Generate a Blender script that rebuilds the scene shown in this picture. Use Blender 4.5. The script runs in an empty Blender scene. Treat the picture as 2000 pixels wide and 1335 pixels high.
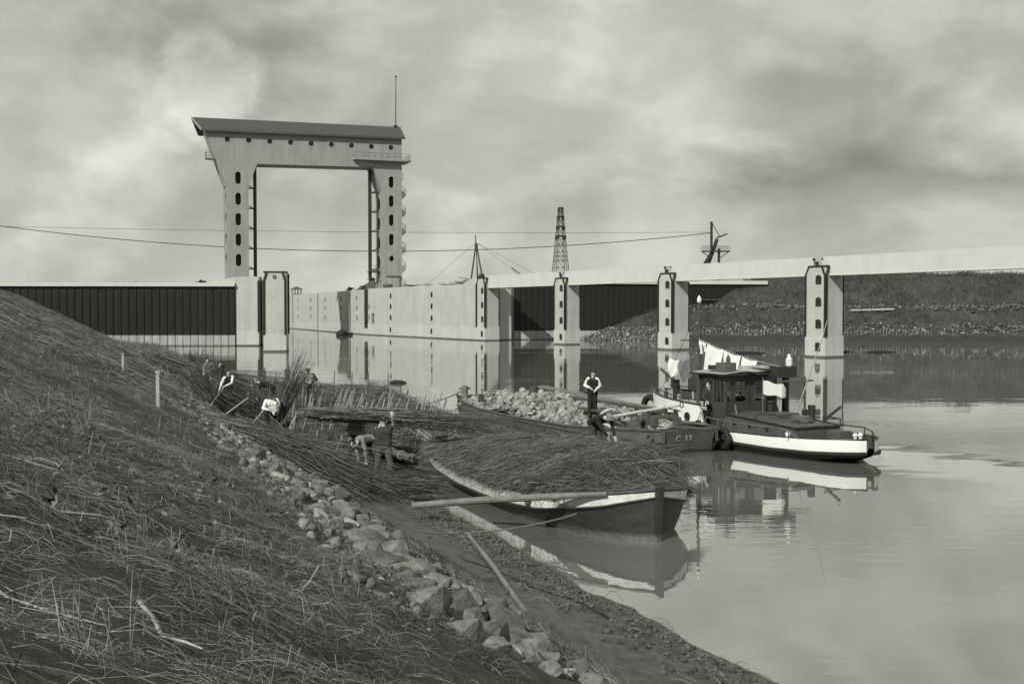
import bpy, bmesh, math, random
import numpy as np
from mathutils import Vector, Matrix
from mathutils.geometry import tessellate_polygon

random.seed(7)
rng = np.random.default_rng(7)
sc = bpy.context.scene
C = sc.collection

# ------------------------------------------------------------------ camera, sky, sun, exposure
cam_d = bpy.data.cameras.new('camera')
cam = bpy.data.objects.new('camera', cam_d)
C.objects.link(cam)
EYE = 4.85
cam.location = (0, 0, EYE)
cam.rotation_euler = (math.radians(90) - math.atan(61.5 / 2200), 0, 0)
cam_d.sensor_width = 36
cam_d.lens = 36 * 2200 / 2000
cam_d.clip_start = 0.1
cam_d.clip_end = 6000
sc.camera = cam

SUN_DIR = Vector((-0.52, -0.855, 0)).normalized()
SUN_EL = math.radians(38)
TINT = (.99, 1.0, 0.885)

world = bpy.data.worlds.new('World')
sc.world = world
world.use_nodes = True
nt = world.node_tree
nt.nodes.clear()


class NB:
    """tiny node-tree helper"""
    def __init__(s, tree): s.t = tree
    def n(s, kind, **kw):
        nd = s.t.nodes.new(kind)
        for k, v in kw.items():
            if k.startswith('_'): setattr(nd, k[1:], v)
            else: nd.inputs[k.replace('__', ' ')].default_value = v
        return nd
    def link(s, a, b): s.t.links.new(a, b)
    def math(s, op, a, b=None, c=None, clamp=False):
        nd = s.t.nodes.new('ShaderNodeMath'); nd.operation = op; nd.use_clamp = clamp
        for i, v in enumerate((a, b, c)):
            if v is None: continue
            if isinstance(v, (int, float)): nd.inputs[i].default_value = v
            else: s.t.links.new(v, nd.inputs[i])
        return nd.outputs[0]
    def vmath(s, op, a, b=None):
        nd = s.t.nodes.new('ShaderNodeVectorMath'); nd.operation = op
        for i, v in enumerate((a, b)):
            if v is None: continue
            if isinstance(v, (tuple, list, Vector)): nd.inputs[i].default_value = v
            else: s.t.links.new(v, nd.inputs[i])
        return nd
    def noise(s, vec, scale, detail=4, rough=.55, dist=0):
        nd = s.t.nodes.new('ShaderNodeTexNoise')
        nd.inputs['Scale'].default_value = scale; nd.inputs['Detail'].default_value = detail
        nd.inputs['Roughness'].default_value = rough; nd.inputs['Distortion'].default_value = dist
        if vec is not None: s.t.links.new(vec, nd.inputs['Vector'])
        return nd.outputs['Fac']
    def remap(s, v, a, b, c, d, smooth=False):
        nd = s.t.nodes.new('ShaderNodeMapRange')
        if smooth: nd.interpolation_type = 'SMOOTHSTEP'
        for i, x in enumerate((a, b, c, d)): nd.inputs[1 + i].default_value = x
        if isinstance(v, (int, float)): nd.inputs[0].default_value = v
        else: s.t.links.new(v, nd.inputs[0])
        return nd.outputs[0]
    def grey(s, v, tint=(1, 1, 1)):
        nd = s.t.nodes.new('ShaderNodeCombineColor')
        for i in range(3):
            if tint[i] == 1: s.t.links.new(v, nd.inputs[i])
            else: s.t.links.new(s.math('MULTIPLY', v, tint[i]), nd.inputs[i])
        return nd.outputs[0]


def build_world():
    b = NB(nt)
    out = nt.nodes.new('ShaderNodeOutputWorld')
    bg = nt.nodes.new('ShaderNodeBackground'); bg.inputs['Strength'].default_value = 0.106
    sky = nt.nodes.new('ShaderNodeTexSky'); sky.sky_type = 'NISHITA'; sky.sun_disc = False
    sky.sun_elevation = SUN_EL
    sky.sun_rotation = math.atan2(SUN_DIR.x, SUN_DIR.y)
    bw = nt.nodes.new('ShaderNodeRGBToBW'); b.link(sky.outputs[0], bw.inputs[0])
    clear = b.math('MINIMUM', b.math('MULTIPLY', bw.outputs[0], 1.1), 3.9)
    tc = nt.nodes.new('ShaderNodeTexCoord')
    d = tc.outputs['Generated']
    sep = nt.nodes.new('ShaderNodeSeparateXYZ'); b.link(d, sep.inputs[0])
    z = b.math('MAXIMUM', sep.outputs[2], 0.0)
    den = b.math('ADD', z, 0.16)
    comb = nt.nodes.new('ShaderNodeCombineXYZ')
    b.link(b.math('DIVIDE', sep.outputs[0], den), comb.inputs[0])
    b.link(b.math('DIVIDE', sep.outputs[1], den), comb.inputs[1])
    pl = comb.outputs[0]
    dz = b.vmath('MULTIPLY', d, (1, 1, 1.7)).outputs[0]
    n1 = b.noise(dz, 5.2, 10, .52, .15)
    n1s = b.noise(b.vmath('ADD', dz, (-.016, -.012, .030)).outputs[0], 5.2, 10, .52, .15)
    n2 = b.noise(dz, 11.0, 8, .55, .2)
    relief = b.math('SUBTRACT', n1, n1s)
    n3 = b.noise(d, 9.0, 6, .6, .3)

    def blob(px, py, radius, soft, wob=.05):
        # a cloud mass in one direction of the sky, edge broken up by noise
        v = Vector(((px - 1000) / 2200, 1, (606 - py) / 2200)).normalized()
        dist = b.vmath('DISTANCE', d, tuple(v)).outputs['Value']
        dd = b.math('ADD', dist, b.math('MULTIPLY', b.math('SUBTRACT', n3, .5), wob * 2))
        return b.remap(dd, radius - soft, radius + soft, 1, 0, True)

    def band(py, half, soft, x0, x1, xs):
        # a long flat bank of cloud at one height over part of the horizon
        el = b.math('ADD', sep.outputs[2], b.math('MULTIPLY', b.math('SUBTRACT', n1, .5), .10))
        a = b.math('ABSOLUTE', b.math('SUBTRACT', el, (606 - py) / 2200))
        m = b.remap(a, half - soft, half + soft, 1, 0, True)
        xx = b.math('ADD', sep.outputs[0], b.math('MULTIPLY', b.math('SUBTRACT', n1, .5), .2))
        return b.math('MULTIPLY', m, b.remap(xx, x0, x1, 0, 1, True) if xs > 0 else b.remap(xx, x0, x1, 1, 0, True))

    cover = b.remap(n1, .42, .56, .50, 1, True)
    bright = b.math('ADD', b.remap(n2, .3, .72, 4.65, 5.25, True), b.math('MULTIPLY', relief, 7.5))
    v = b.math('ADD', b.math('MULTIPLY', clear, b.math('SUBTRACT', 1, cover)), b.math('MULTIPLY', bright, cover))
    # lighter near the horizon through the thick air
    v = b.math('ADD', v, b.math('MULTIPLY', b.remap(sep.outputs[2], 0, .10, 1, 0, True), .35))

    def add(v, m, amt): return b.math('ADD', v, b.math('MULTIPLY', m, amt))
    n4 = b.noise(d, 26.0, 6, .62, .4)

    def puff(px, py, radius, soft, amt):
        # cumulus head: crisp lumpy edge
        nonlocal v
        q = Vector(((px - 1000) / 2200, 1, (606 - py) / 2200)).normalized()
        dist = b.vmath('DISTANCE', d, tuple(q)).outputs['Value']
        dd = b.math('ADD', dist, b.math('MULTIPLY', b.math('SUBTRACT', n3, .5), .060))
        dd = b.math('ADD', dd, b.math('MULTIPLY', b.math('SUBTRACT', n4, .5), .035))
        v = add(v, b.remap(dd, radius - soft, radius + soft, 1, 0, True), amt)

    v = add(v, blob(560, 160, .10, .05, .06), -1.0)
    v = add(v, blob(250, 120, .05, .03, .05), -1.0)
    v = add(v, blob(500, 190, .045, .035, .05), -.8)
    puff(405, 170, .038, .010, 1.25)
    puff(350, 215, .036, .014, .9)
    puff(430, 205, .026, .010, .6)
    puff(440, 215, .030, .018, .3)
    puff(235, 235, .052, .022, .75)
    puff(565, 245, .022, .018, .35)
    v = add(v, blob(1190, 200, .10, .05, .07), .40)
    puff(1300, 200, .048, .020, .55)
    puff(1345, 245, .038, .018, .55)
    puff(1230, 300, .050, .03, .3)
    v = add(v, blob(1560, 250, .10, .06, .06), -.5)
    v = add(v, blob(1700, 180, .10, .06, .06), -.2)
    v = add(v, blob(1300, 420, .05, .04, .05), .45)
    puff(1215, 405, .022, .02, .35)
    v = add(v, band(372, .014, .034, -.06, .12, 1), -1.55)
    v = add(v, blob(1130, 350, .06, .05, .06), -.55)
    v = add(v, b.remap(sep.outputs[0], .08, .4, 0, 1, True), -.1)
    v = b.math('MAXIMUM', v, 1.6)
    # below the horizon: dull land
    v = b.math('ADD', b.math('MULTIPLY', v, b.remap(sep.outputs[2], -.02, 0, 0, 1)), b.remap(sep.outputs[2], -.02, 0, 1.2, 0))
    b.link(b.grey(v, TINT), bg.inputs['Color'])
    b.link(bg.outputs[0], out.inputs[0])


build_world()

sun_d = bpy.data.lights.new('sun', 'SUN')
sun_d.energy = 3.7
sun_d.angle = math.radians(0.6)
sun_d.color = (1.0, 0.995, 0.87)
sun = bpy.data.objects.new('sun', sun_d)
C.objects.link(sun)
to_sun = Vector((SUN_DIR.x * math.cos(SUN_EL), SUN_DIR.y * math.cos(SUN_EL), math.sin(SUN_EL)))
sun.rotation_euler = to_sun.to_track_quat('Z', 'Y').to_euler()
sun.location = (-60, -70, 80)

sc.view_settings.view_transform = 'Standard'
sc.view_settings.look = 'None'
sc.view_settings.exposure = 0.12
sc.view_settings.gamma = 1.0
sc.view_settings.use_curve_mapping = False
sc.render.engine = 'CYCLES'
sc.cycles.max_bounces = 6
sc.cycles.glossy_bounces = 4
sc.cycles.caustics_reflective = False
sc.cycles.caustics_refractive = False
sc.cycles.use_denoising = True
try:
    sc.cycles.denoiser = 'OPENIMAGEDENOISE'
    sc.cycles.denoising_prefilter = 'ACCURATE'
except Exception:
    pass


# ------------------------------------------------------------------ materials
def mat(name, v, rough=.85, var=.25, scale=3.0, stretch=(1, 1, 1), bump=.0, bscale=20.0, spec=.3, extra=None, detail=5):
    m = bpy.data.materials.new(name); m.use_nodes = True
    t = m.node_tree; b = NB(t)
    p = t.nodes['Principled BSDF']
    p.inputs['Roughness'].default_value = rough
    p.inputs['Specular IOR Level'].default_value = spec
    geo = t.nodes.new('ShaderNodeNewGeometry')
    pos = b.vmath('MULTIPLY', geo.outputs['Position'], stretch).outputs[0]
    n = b.noise(pos, scale, detail, .6)
    val = b.math('MULTIPLY', b.remap(n, .25, .75, 1 - var, 1 + var), v)
    if extra: val = extra(b, geo, val)
    val = b.math('MINIMUM', b.math('MAXIMUM', val, .004), .85)
    b.link(b.grey(val), p.inputs['Base Color'])
    if bump:
        bp = t.nodes.new('ShaderNodeBump'); bp.inputs['Strength'].default_value = bump
        bp.inputs['Distance'].default_value = .05
        b.link(b.noise(geo.outputs['Position'], bscale, 5, .65), bp.inputs['Height'])
        b.link(bp.outputs[0], p.inputs['Normal'])
    return m


def zsep(b, geo):
    s = b.t.nodes.new('ShaderNodeSeparateXYZ'); b.link(geo.outputs['Position'], s.inputs[0]); return s


def ex_concrete(b, geo, val):
    z = zsep(b, geo).outputs[2]
    st = b.noise(b.vmath('MULTIPLY', geo.outputs['Position'], (1.6, 1.6, .10)).outputs[0], 1.0, 5, .65)
    val = b.math('MULTIPLY', val, b.math('MULTIPLY', b.remap(st, .38, .78, 1.03, .84), b.remap(b.noise(geo.outputs['Position'], 2.6, 6, .7), .3, .7, .94, 1.05)))
    # shutter-board lines
    wv = b.math('PINGPONG', b.math('ADD', z, b.math('MULTIPLY', st, .05)), .28)
    val = b.math('MULTIPLY', val, b.remap(wv, 0, .04, .90, 1))
    # paler washed zone over the water and a dark tide mark
    zz = b.math('ADD', z, b.math('MULTIPLY', b.math('SUBTRACT', st, .5), .3))
    val = b.math('MULTIPLY', val, b.remap(zz, 2.0, 2.3, 1.10, 1.0))
    val = b.math('MULTIPLY', val, b.remap(z, .14, .24, .22, 1.0))
    return val


def ex_girder(b, geo, val):
    p = geo.outputs['Position']
    st = b.noise(b.vmath('MULTIPLY', p, (.9, .9, .12)).outputs[0], 1.0, 6, .6)
    sp = b.noise(p, 1.7, 6, .7)
    val = b.math('MULTIPLY', val, b.remap(st, .45, .78, 1.01, .95))
    return b.math('MULTIPLY', val, b.remap(sp, .60, .74, 1.0, .88))


def ex_pile(b, geo, val):
    z = zsep(b, geo).outputs[2]
    st = b.noise(b.vmath('MULTIPLY', geo.outputs['Position'], (5, 5, .25)).outputs[0], 1.0, 5, .7)
    silt = b.remap(st, .3, .7, .20, .48)
    silt = b.math('MULTIPLY', silt, b.remap(z, .1, .2, .3, 1.0))
    f = b.remap(b.math('ADD', z, b.math('MULTIPLY', st, .18)), 1.5, 1.62, 0, 1)
    tar = b.math('MULTIPLY', val, b.remap(st, .55, .8, 1.0, 1.9))
    return b.math('ADD', b.math('MULTIPLY', silt, b.math('SUBTRACT', 1, f)), b.math('MULTIPLY', tar, f))


def ex_plank(b, geo, val):
    z = zsep(b, geo).outputs[2]
    n = b.noise(geo.outputs['Position'], 9, 6, .7)
    return b.math('ADD', val, b.math('MULTIPLY', b.remap(z, .05, .16, .13, 0), b.remap(n, .35, .6, .2, 1)))


M = {}
M['concrete'] = mat('concrete', .45, .9, .10, .35, bump=.12, bscale=6, extra=ex_concrete)
M['girder'] = mat('girder_concrete', .53, .88, .07, .5, bump=.08, bscale=6, extra=ex_girder)
M['tower'] = mat('tower_concrete', .30, .9, .12, .5, stretch=(1, 1, .5), bump=.12, bscale=5, extra=ex_concrete)
M['pile'] = mat('tarred_steel', .010, .6, .3, 2, extra=ex_pile)
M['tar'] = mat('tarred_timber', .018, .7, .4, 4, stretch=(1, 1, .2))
M['steel'] = mat('dark_steel', .03, .55, .3, 3)
M['midsteel'] = mat('grey_steel', .10, .6, .3, 3)
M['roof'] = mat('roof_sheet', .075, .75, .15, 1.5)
M['glass'] = mat('window_glass', .02, .15, .1, 1, spec=.5)
M['wood'] = mat('weathered_wood', .17, .85, .35, 3, bump=.4, bscale=18)
M['oldwood'] = mat('dark_wood', .075, .8, .4, 4, bump=.4, bscale=20)
M['palewood'] = mat('pale_wood', .42, .85, .2, 6, bump=.3, bscale=25)
M['hull'] = mat('tarred_hull_planks', .035, .55, .5, 2.5, stretch=(1, 1, 3), bump=.3, bscale=14, extra=ex_plank)
M['rusthull'] = mat('rusted_hull_plate', .085, .75, .4, 2.2, stretch=(1, 1, 2), bump=.3, bscale=12)
M['white'] = mat('white_paint', .78, .5, .05, 3)
M['offwhite'] = mat('worn_white_paint', .70, .7, .30, 4, bump=.2)
M['blackpaint'] = mat('black_hull_paint', .016, .35, .3, 3, spec=.5)
M['greypaint'] = mat('grey_paint', .085, .5, .18, 2)
M['cabin'] = mat('varnished_cabin', .055, .45, .35, 5, stretch=(1, 1, .3), spec=.5)
M['deck'] = mat('deck_paint', .30, .8, .2, 3)
M['deckdark'] = mat('dark_deck', .05, .6, .3, 3)
M['rubber'] = mat('rubber', .02, .7, .2, 8)
M['rope'] = mat('rope', .12, .9, .3, 20)
M['ropepale'] = mat('pale_rope', .4, .9, .3, 20)
M['wire'] = mat('cable_wire', .04, .6, .1, 1)
M['cloth'] = mat('white_cloth', .80, .9, .04, 4)
M['greycloth'] = mat('grey_cloth', .16, .9, .2, 8)
M['stone'] = mat('quarry_stone', .18, .9, .5, 7, bump=1.0, bscale=13)
M['stonedark'] = mat('dark_basalt', .115, .9, .5, 7, bump=1.0, bscale=13)
M['stonepale'] = mat('pale_stone', .36, .9, .25, 5, bump=1.0, bscale=13)
M['rubble'] = mat('barge_rubble', .27, .9, .3, 4, bump=.5, bscale=20)
M['mud'] = mat('mud', .075, .6, .6, 3.5, bump=1.0, bscale=7, spec=.4, detail=8)
M['twigdark'] = mat('brushwood_dark', .042, .8, .35, 6)
M['twig'] = mat('brushwood', .115, .75, .35, 6)
M['twigpale'] = mat('brushwood_pale', .27, .75, .3, 6)
M['straw'] = mat('dead_reed_pale', .31, .8, .3, 6)
M['reed'] = mat('dead_reed', .17, .85, .35, 4)
M['reeddark'] = mat('dead_reed_dark', .06, .9, .35, 4)
M['soil'] = mat('bank_soil', .05, .95, .5, 1.6, bump=.8, bscale=12, detail=8)
M['foreshore'] = mat('wet_foreshore', .032, .7, .4, 1.5, bump=.6, bscale=4)
M['turf'] = mat('dike_turf', .050, .95, .5, .35, bump=.8, bscale=2.5, detail=9)
M['quay'] = mat('quay_surface', .2, .95, .3, .3)
M['leaf'] = mat('shrub_leaf', .045, .9, .4, 1)
M['skin'] = mat('skin', .42, .6, .08, 20)
M['c_black'] = mat('black_cloth', .018, .9, .3, 9)
M['c_dark'] = mat('dark_cloth', .04, .9, .3, 9)
M['c_mid'] = mat('grey_work_cloth', .085, .9, .3, 9)
M['c_pale'] = mat('pale_grey_cloth', .19, .9, .25, 9)
M['c_white'] = mat('white_shirt', .72, .9, .08, 9)
M['hair'] = mat('dark_hair', .02, .6, .3, 20)
M['boot'] = mat('muddy_boot', .05, .7, .4, 15)


def water_material():
    m = bpy.data.materials.new('canal_water'); m.use_nodes = True
    t = m.node_tree; b = NB(t); t.nodes.remove(t.nodes['Principled BSDF'])
    geo = t.nodes.new('ShaderNodeNewGeometry')
    pos = geo.outputs['Position']
    n = b.noise(pos, .12, 4, .5)
    dif = t.nodes.new('ShaderNodeBsdfDiffuse'); b.link(b.grey(b.remap(n, .3, .7, .15, .185)), dif.inputs['Color'])
    glo = t.nodes.new('ShaderNodeBsdfGlossy'); glo.inputs['Roughness'].default_value = .015; glo.inputs['Color'].default_value = (.96, .96, .96, 1)
    lw = t.nodes.new('ShaderNodeLayerWeight'); lw.inputs['Blend'].default_value = .5
    mix = t.nodes.new('ShaderNodeMixShader')
    b.link(b.math('ADD', .04, b.math('MULTIPLY', .92, b.math('POWER', lw.outputs['Facing'], 2.7))), mix.inputs[0])
    b.link(dif.outputs[0], mix.inputs[1]); b.link(glo.outputs[0], mix.inputs[2])
    b.link(mix.outputs[0], t.nodes['Material Output'].inputs['Surface'])
    # breeze patches: calm sheets of mirror with ruffled streaks between them
    patch = b.noise(b.vmath('MULTIPLY', pos, (.022, .060, 0)).outputs[0], 1.0, 3, .5)
    ruff = b.remap(patch, .50, .68, 0, 1, True)
    r1 = b.noise(b.vmath('MULTIPLY', pos, (.8, 2.2, 0)).outputs[0], 1.0, 3, .5)
    r2 = b.noise(b.vmath('MULTIPLY', pos, (.22, .5, 0)).outputs[0], 1.0, 2, .5)
    r3 = b.noise(b.vmath('MULTIPLY', pos, (3.0, 5.0, 0)).outputs[0], 1.0, 2, .5)
    h = b.math('ADD', b.math('MULTIPLY', r2, .0075), b.math('MULTIPLY', r1, b.math('ADD', .0009, b.math('MULTIPLY', ruff, .0105))))
    h = b.math('ADD', h, b.math('MULTIPLY', r3, b.math('MULTIPLY', ruff, .0016)))
    bp = t.nodes.new('ShaderNodeBump'); bp.inputs['Strength'].default_value = 1
    bp.inputs['Distance'].default_value = 1
    b.link(h, bp.inputs['Height'])
    for q in (dif, glo, lw): b.link(bp.outputs[0], q.inputs['Normal'])
    return m


M['water'] = water_material()


# ------------------------------------------------------------------ mesh helpers
def link(o, parent=None):
    C.objects.link(o)
    if parent is not None: o.parent = parent
    return o


def tag(o, label=None, cat=None, group=None, kind=None):
    if label: o['label'] = label
    if cat: o['category'] = cat
    if group: o['group'] = group
    if kind: o['kind'] = kind
    return o


def thing(name, label, cat, loc=(0, 0, 0), rz=0, group=None):
    o = bpy.data.objects.new(name, None)
    o.empty_display_size = .2
    C.objects.link(o)
    o.location = loc; o.rotation_euler = (0, 0, rz)
    return tag(o, label, cat, group)


class MB:
    def __init__(s): s.v = []; s.f = []
    def add(s, vs, fs):
        k = len(s.v); s.v += [tuple(x) for x in vs]; s.f += [tuple(i + k for i in f) for f in fs]; return s
    def box(s, x0, x1, y0, y1, z0, z1):
        return s.add([(x0, y0, z0), (x1, y0, z0), (x1, y1, z0), (x0, y1, z0), (x0, y0, z1), (x1, y0, z1), (x1, y1, z1), (x0, y1, z1)],
                     [(3, 2, 1, 0), (4, 5, 6, 7), (0, 1, 5, 4), (1, 2, 6, 5), (2, 3, 7, 6), (3, 0, 4, 7)])
    def bar(s, a, b, w, h=None, up=(0, 0, 1)):
        a = Vector(a); b = Vector(b); d = (b - a).normalized(); h = h or w
        u = Vector(up)
        if abs(d.dot(u)) > .98: u = Vector((1, 0, 0))
        x = d.cross(u).normalized(); y = x.cross(d).normalized()
        q = [(-w / 2, -h / 2), (w / 2, -h / 2), (w / 2, h / 2), (-w / 2, h / 2)]
        vs = [p + x * i + y * j for p in (a, b) for i, j in q]
        return s.add(vs, [(3, 2, 1, 0), (4, 5, 6, 7), (0, 1, 5, 4), (1, 2, 6, 5), (2, 3, 7, 6), (3, 0, 4, 7)])
    def tube(s, pts, r, n=6, caps=True, closed=False):
        pts = [Vector(p) for p in pts]; K = len(pts)
        rs = r if isinstance(r, (list, tuple)) else [r] * K
        vs = []; prev = None
        for i, p in enumerate(pts):
            if closed: d = pts[(i + 1) % K] - pts[i - 1]
            else: d = pts[min(i + 1, K - 1)] - pts[max(i - 1, 0)]
            d = d.normalized() if d.length > 1e-9 else Vector((0, 0, 1))
            if prev is None:
                u = Vector((0, 0, 1)) if abs(d.z) < .9 else Vector((1, 0, 0))
                x = d.cross(u).normalized()
            else:
                x = (prev - d * prev.dot(d)).normalized()
            prev = x; y = d.cross(x)
            for k in range(n):
                a = 2 * math.pi * k / n
                vs.append(p + (x * math.cos(a) + y * math.sin(a)) * rs[i])
        fs = []
        for i in range(K if closed else K - 1):
            j = (i + 1) % K
            for k in range(n):
                l = (k + 1) % n
                fs.append((i * n + k, i * n + l, j * n + l, j * n + k))
        if caps and not closed:
            fs.append(tuple(range(n - 1, -1, -1))); fs.append(tuple((K - 1) * n + k for k in range(n)))
        return s.add(vs, fs)
    def plate(s, outline, holes, t0, t1, fn):
        """flat slab with openings: 2D outline and holes, thickness t0..t1, fn(u, v, t) -> 3D"""
        loops = [outline] + holes
        flat = [p for l in loops for p in l]
        tris = tessellate_polygon([[Vector((p[0], p[1], 0)) for p in l] for l in loops])
        n = len(flat)
        vs = [fn(p[0], p[1], t0) for p in flat] + [fn(p[0], p[1], t1) for p in flat]
        fs = [tuple(t) for t in tris] + [tuple(i + n for i in t[::-1]) for t in tris]
        k = 0
        for l in loops:
            m = len(l)
            for i in range(m):
                j = (i + 1) % m
                fs.append((k + i, k + j, n + k + j, n + k + i))
            k += m
        return s.add(vs, fs)
    def lathe(s, prof, n=12, c=(0, 0, 0), caps=True):
        c = Vector(c); vs = []; fs = []
        for r, z in prof:
            for k in range(n):
                a = 2 * math.pi * k / n
                vs.append((c.x + r * math.cos(a), c.y + r * math.sin(a), c.z + z))
        K = len(prof)
        for i in range(K - 1):
            for k in range(n):
                l = (k + 1) % n
                fs.append((i * n + k, i * n + l, (i + 1) * n + l, (i + 1) * n + k))
        if caps:
            fs.append(tuple(range(n - 1, -1, -1))); fs.append(tuple((K - 1) * n + k for k in range(n)))
        return s.add(vs, fs)
    def rings(s, rows, close=False):
        """loft rows of equal length"""
        n = len(rows[0]); vs = [p for r in rows for p in r]; fs = []
        for i in range(len(rows) - 1):
            for k in range(n if close else n - 1):
                l = (k + 1) % n
                fs.append((i * n + k, i * n + l, (i + 1) * n + l, (i + 1) * n + k))
        return s.add(vs, fs)
    def mesh(s, name, mt=None, smooth=False, fixn=True):
        me = bpy.data.meshes.new(name)
        me.from_pydata(s.v, [], s.f)
        me.validate()
        if fixn:
            bm = bmesh.new(); bm.from_mesh(me); bmesh.ops.recalc_face_normals(bm, faces=bm.faces); bm.to_mesh(me); bm.free()
        if mt: me.materials.append(mt)
        if smooth: me.polygons.foreach_set('use_smooth', [True] * len(me.polygons))
        me.update()
        return me
    def build(s, name, mt, parent=None, smooth=False, fixn=True):
        return link(bpy.data.objects.new(name, s.mesh(name, mt, smooth, fixn)), parent)


def np_mesh(name, V, F, mats, midx=None, smooth=False):
    me = bpy.data.meshes.new(name)
    F = np.asarray(F, dtype=np.int32); V = np.asarray(V, dtype=np.float32)
    k = F.shape[1]
    me.vertices.add(len(V)); me.vertices.foreach_set('co', V.ravel())
    me.loops.add(F.size); me.loops.foreach_set('vertex_index', F.ravel())
    me.polygons.add(len(F))
    me.polygons.foreach_set('loop_start', np.arange(0, F.size, k, dtype=np.int32))
    try: me.polygons.foreach_set('loop_total', np.full(len(F), k, dtype=np.int32))
    except Exception: pass
    for m in mats: me.materials.append(m)
    if midx is not None: me.polygons.foreach_set('material_index', np.asarray(midx, dtype=np.int32))
    if smooth: me.polygons.foreach_set('use_smooth', np.ones(len(F), dtype=bool))
    me.update(calc_edges=True)
    return me


def tubes(P, R, S=3):
    """many thin rods at once: P (N,K,3) points, R (N,K) radii"""
    P = np.asarray(P, float); N, K, _ = P.shape
    R = np.broadcast_to(np.asarray(R, float), (N, K)) if np.ndim(R) else np.full((N, K), R)
    T = np.empty_like(P)
    T[:, 1:-1] = P[:, 2:] - P[:, :-2]; T[:, 0] = P[:, 1] - P[:, 0]; T[:, -1] = P[:, -1] - P[:, -2]
    T /= np.linalg.norm(T, axis=2, keepdims=True) + 1e-9
    ref = rng.normal(size=(N, 1, 3)); X = np.cross(T, ref); X /= np.linalg.norm(X, axis=2, keepdims=True) + 1e-9
    Y = np.cross(T, X)
    a = 2 * np.pi * np.arange(S) / S
    V = P[:, :, None] + (X[:, :, None] * np.cos(a)[None, None, :, None] + Y[:, :, None] * np.sin(a)[None, None, :, None]) * R[:, :, None, None]
    i = np.arange(K - 1)[:, None]; k = np.arange(S)[None, :]; l = (k + 1) % S
    q = np.stack([i * S + k, i * S + l, (i + 1) * S + l, (i + 1) * S + k], -1).reshape(-1, 4)
    F = (q[None] + (np.arange(N) * K * S)[:, None, None]).reshape(-1, 4)
    return V.reshape(-1, 3), F, len(q)


def rods(name, P, R, mats, parent=None, weights=None, S=3, kind='stuff', pick=None):
    V, F, per = tubes(P, R, S)
    N = len(P)
    mi = rng.choice(len(mats), size=N, p=weights) if pick is None else pick
    o = bpy.data.objects.new(name, np_mesh(name, V, F, mats, np.repeat(mi, per)))
    link(o, parent)
    if kind: o['kind'] = kind
    return o


def hull_stone(seed, n=16, sq=(1, 1, .75)):
    r = random.Random(seed)
    bm = bmesh.new()
    for _ in range(n):
        v = Vector((r.gauss(0, 1), r.gauss(0, 1), r.gauss(0, 1))).normalized() * r.uniform(.40, .56)
        # push towards a blocky shape
        v = Vector([math.copysign(min(abs(c) * 1.2, .42 + r.uniform(-.03, .03)), c) for c in v])
        bm.verts.new((v.x * sq[0], v.y * sq[1], v.z * sq[2]))
    bmesh.ops.convex_hull(bm, input=bm.verts)
    for v in [v for v in bm.verts if not v.link_faces]: bm.verts.remove(v)
    me = bpy.data.meshes.new('stone'); bm.to_mesh(me); bm.free()
    return me


def stone_set(mt, k=8, seed=0):
    out = []
    for i in range(k):
        me = hull_stone(seed + i, 34 + 3 * (i % 5), (1, .75 + .08 * (i % 4), .62 + .07 * (i % 3)))
        me.materials.append(mt); out.append(me)
    return out


def scatter_hulls(name, pts, sizes, meshes_seed, mats, parent=None, kind='stuff', weights=None):
    """many small stones joined into one object (numpy)"""
    protos = [hull_stone(meshes_seed + i, 11) for i in range(6)]
    pv = []; pf = []
    for me in protos:
        v = np.array([x.co[:] for x in me.vertices]); f = [tuple(p.vertices) for p in me.polygons]
        f3 = [(p[0], p[i], p[i + 1]) for p in f for i in range(1, len(p) - 1)]
        pv.append(v); pf.append(np.array(f3))
        bpy.data.meshes.remove(me)
    V = []; F = []; MI = []; base = 0
    for p, s in zip(pts, sizes):
        k = rng.integers(6); v = pv[k]
        a, b_, c_ = rng.uniform(0, 6.28, 3)
        Rm = np.array(Matrix.Rotation(a, 3, 'Z') @ Matrix.Rotation(b_ * .15, 3, 'X') @ Matrix.Rotation(c_ * .1, 3, 'Y'))
        V.append((v * s) @ Rm.T + np.asarray(p)); F.append(pf[k] + base); base += len(v)
        MI.append(np.full(len(pf[k]), rng.choice(len(mats), p=weights)))
    o = bpy.data.objects.new(name, np_mesh(name, np.concatenate(V), np.concatenate(F), mats, np.concatenate(MI)))
    link(o, parent)
    if kind: o['kind'] = kind
    return o


def vnoise(x, y, seed=0):
    """smooth value noise, vectorised"""
    x = np.asarray(x, float) + seed * 17.3; y = np.asarray(y, float) + seed * 5.7
    xi = np.floor(x).astype(int); yi = np.floor(y).astype(int)
    fx = x - xi; fy = y - yi
    fx = fx * fx * (3 - 2 * fx); fy = fy * fy * (3 - 2 * fy)
    def h(a, b):
        n = (a * 374761393 + b * 668265263 + seed * 974711) & 0x7fffffff
        n = ((n ^ (n >> 13)) * 1274126177) & 0x7fffffff
        return ((n ^ (n >> 16)) & 0xffff) / 65535.0
    return (h(xi, yi) * (1 - fx) + h(xi + 1, yi) * fx) * (1 - fy) + (h(xi, yi + 1) * (1 - fx) + h(xi + 1, yi + 1) * fx) * fy


def fbm(x, y, seed=0, o=4):
    s = 0; a = .5
    for i in range(o):
        s = s + a * (vnoise(x, y, seed + i) - .5); x = np.asarray(x) * 2.03; y = np.asarray(y) * 2.03; a *= .5
    return s


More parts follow.
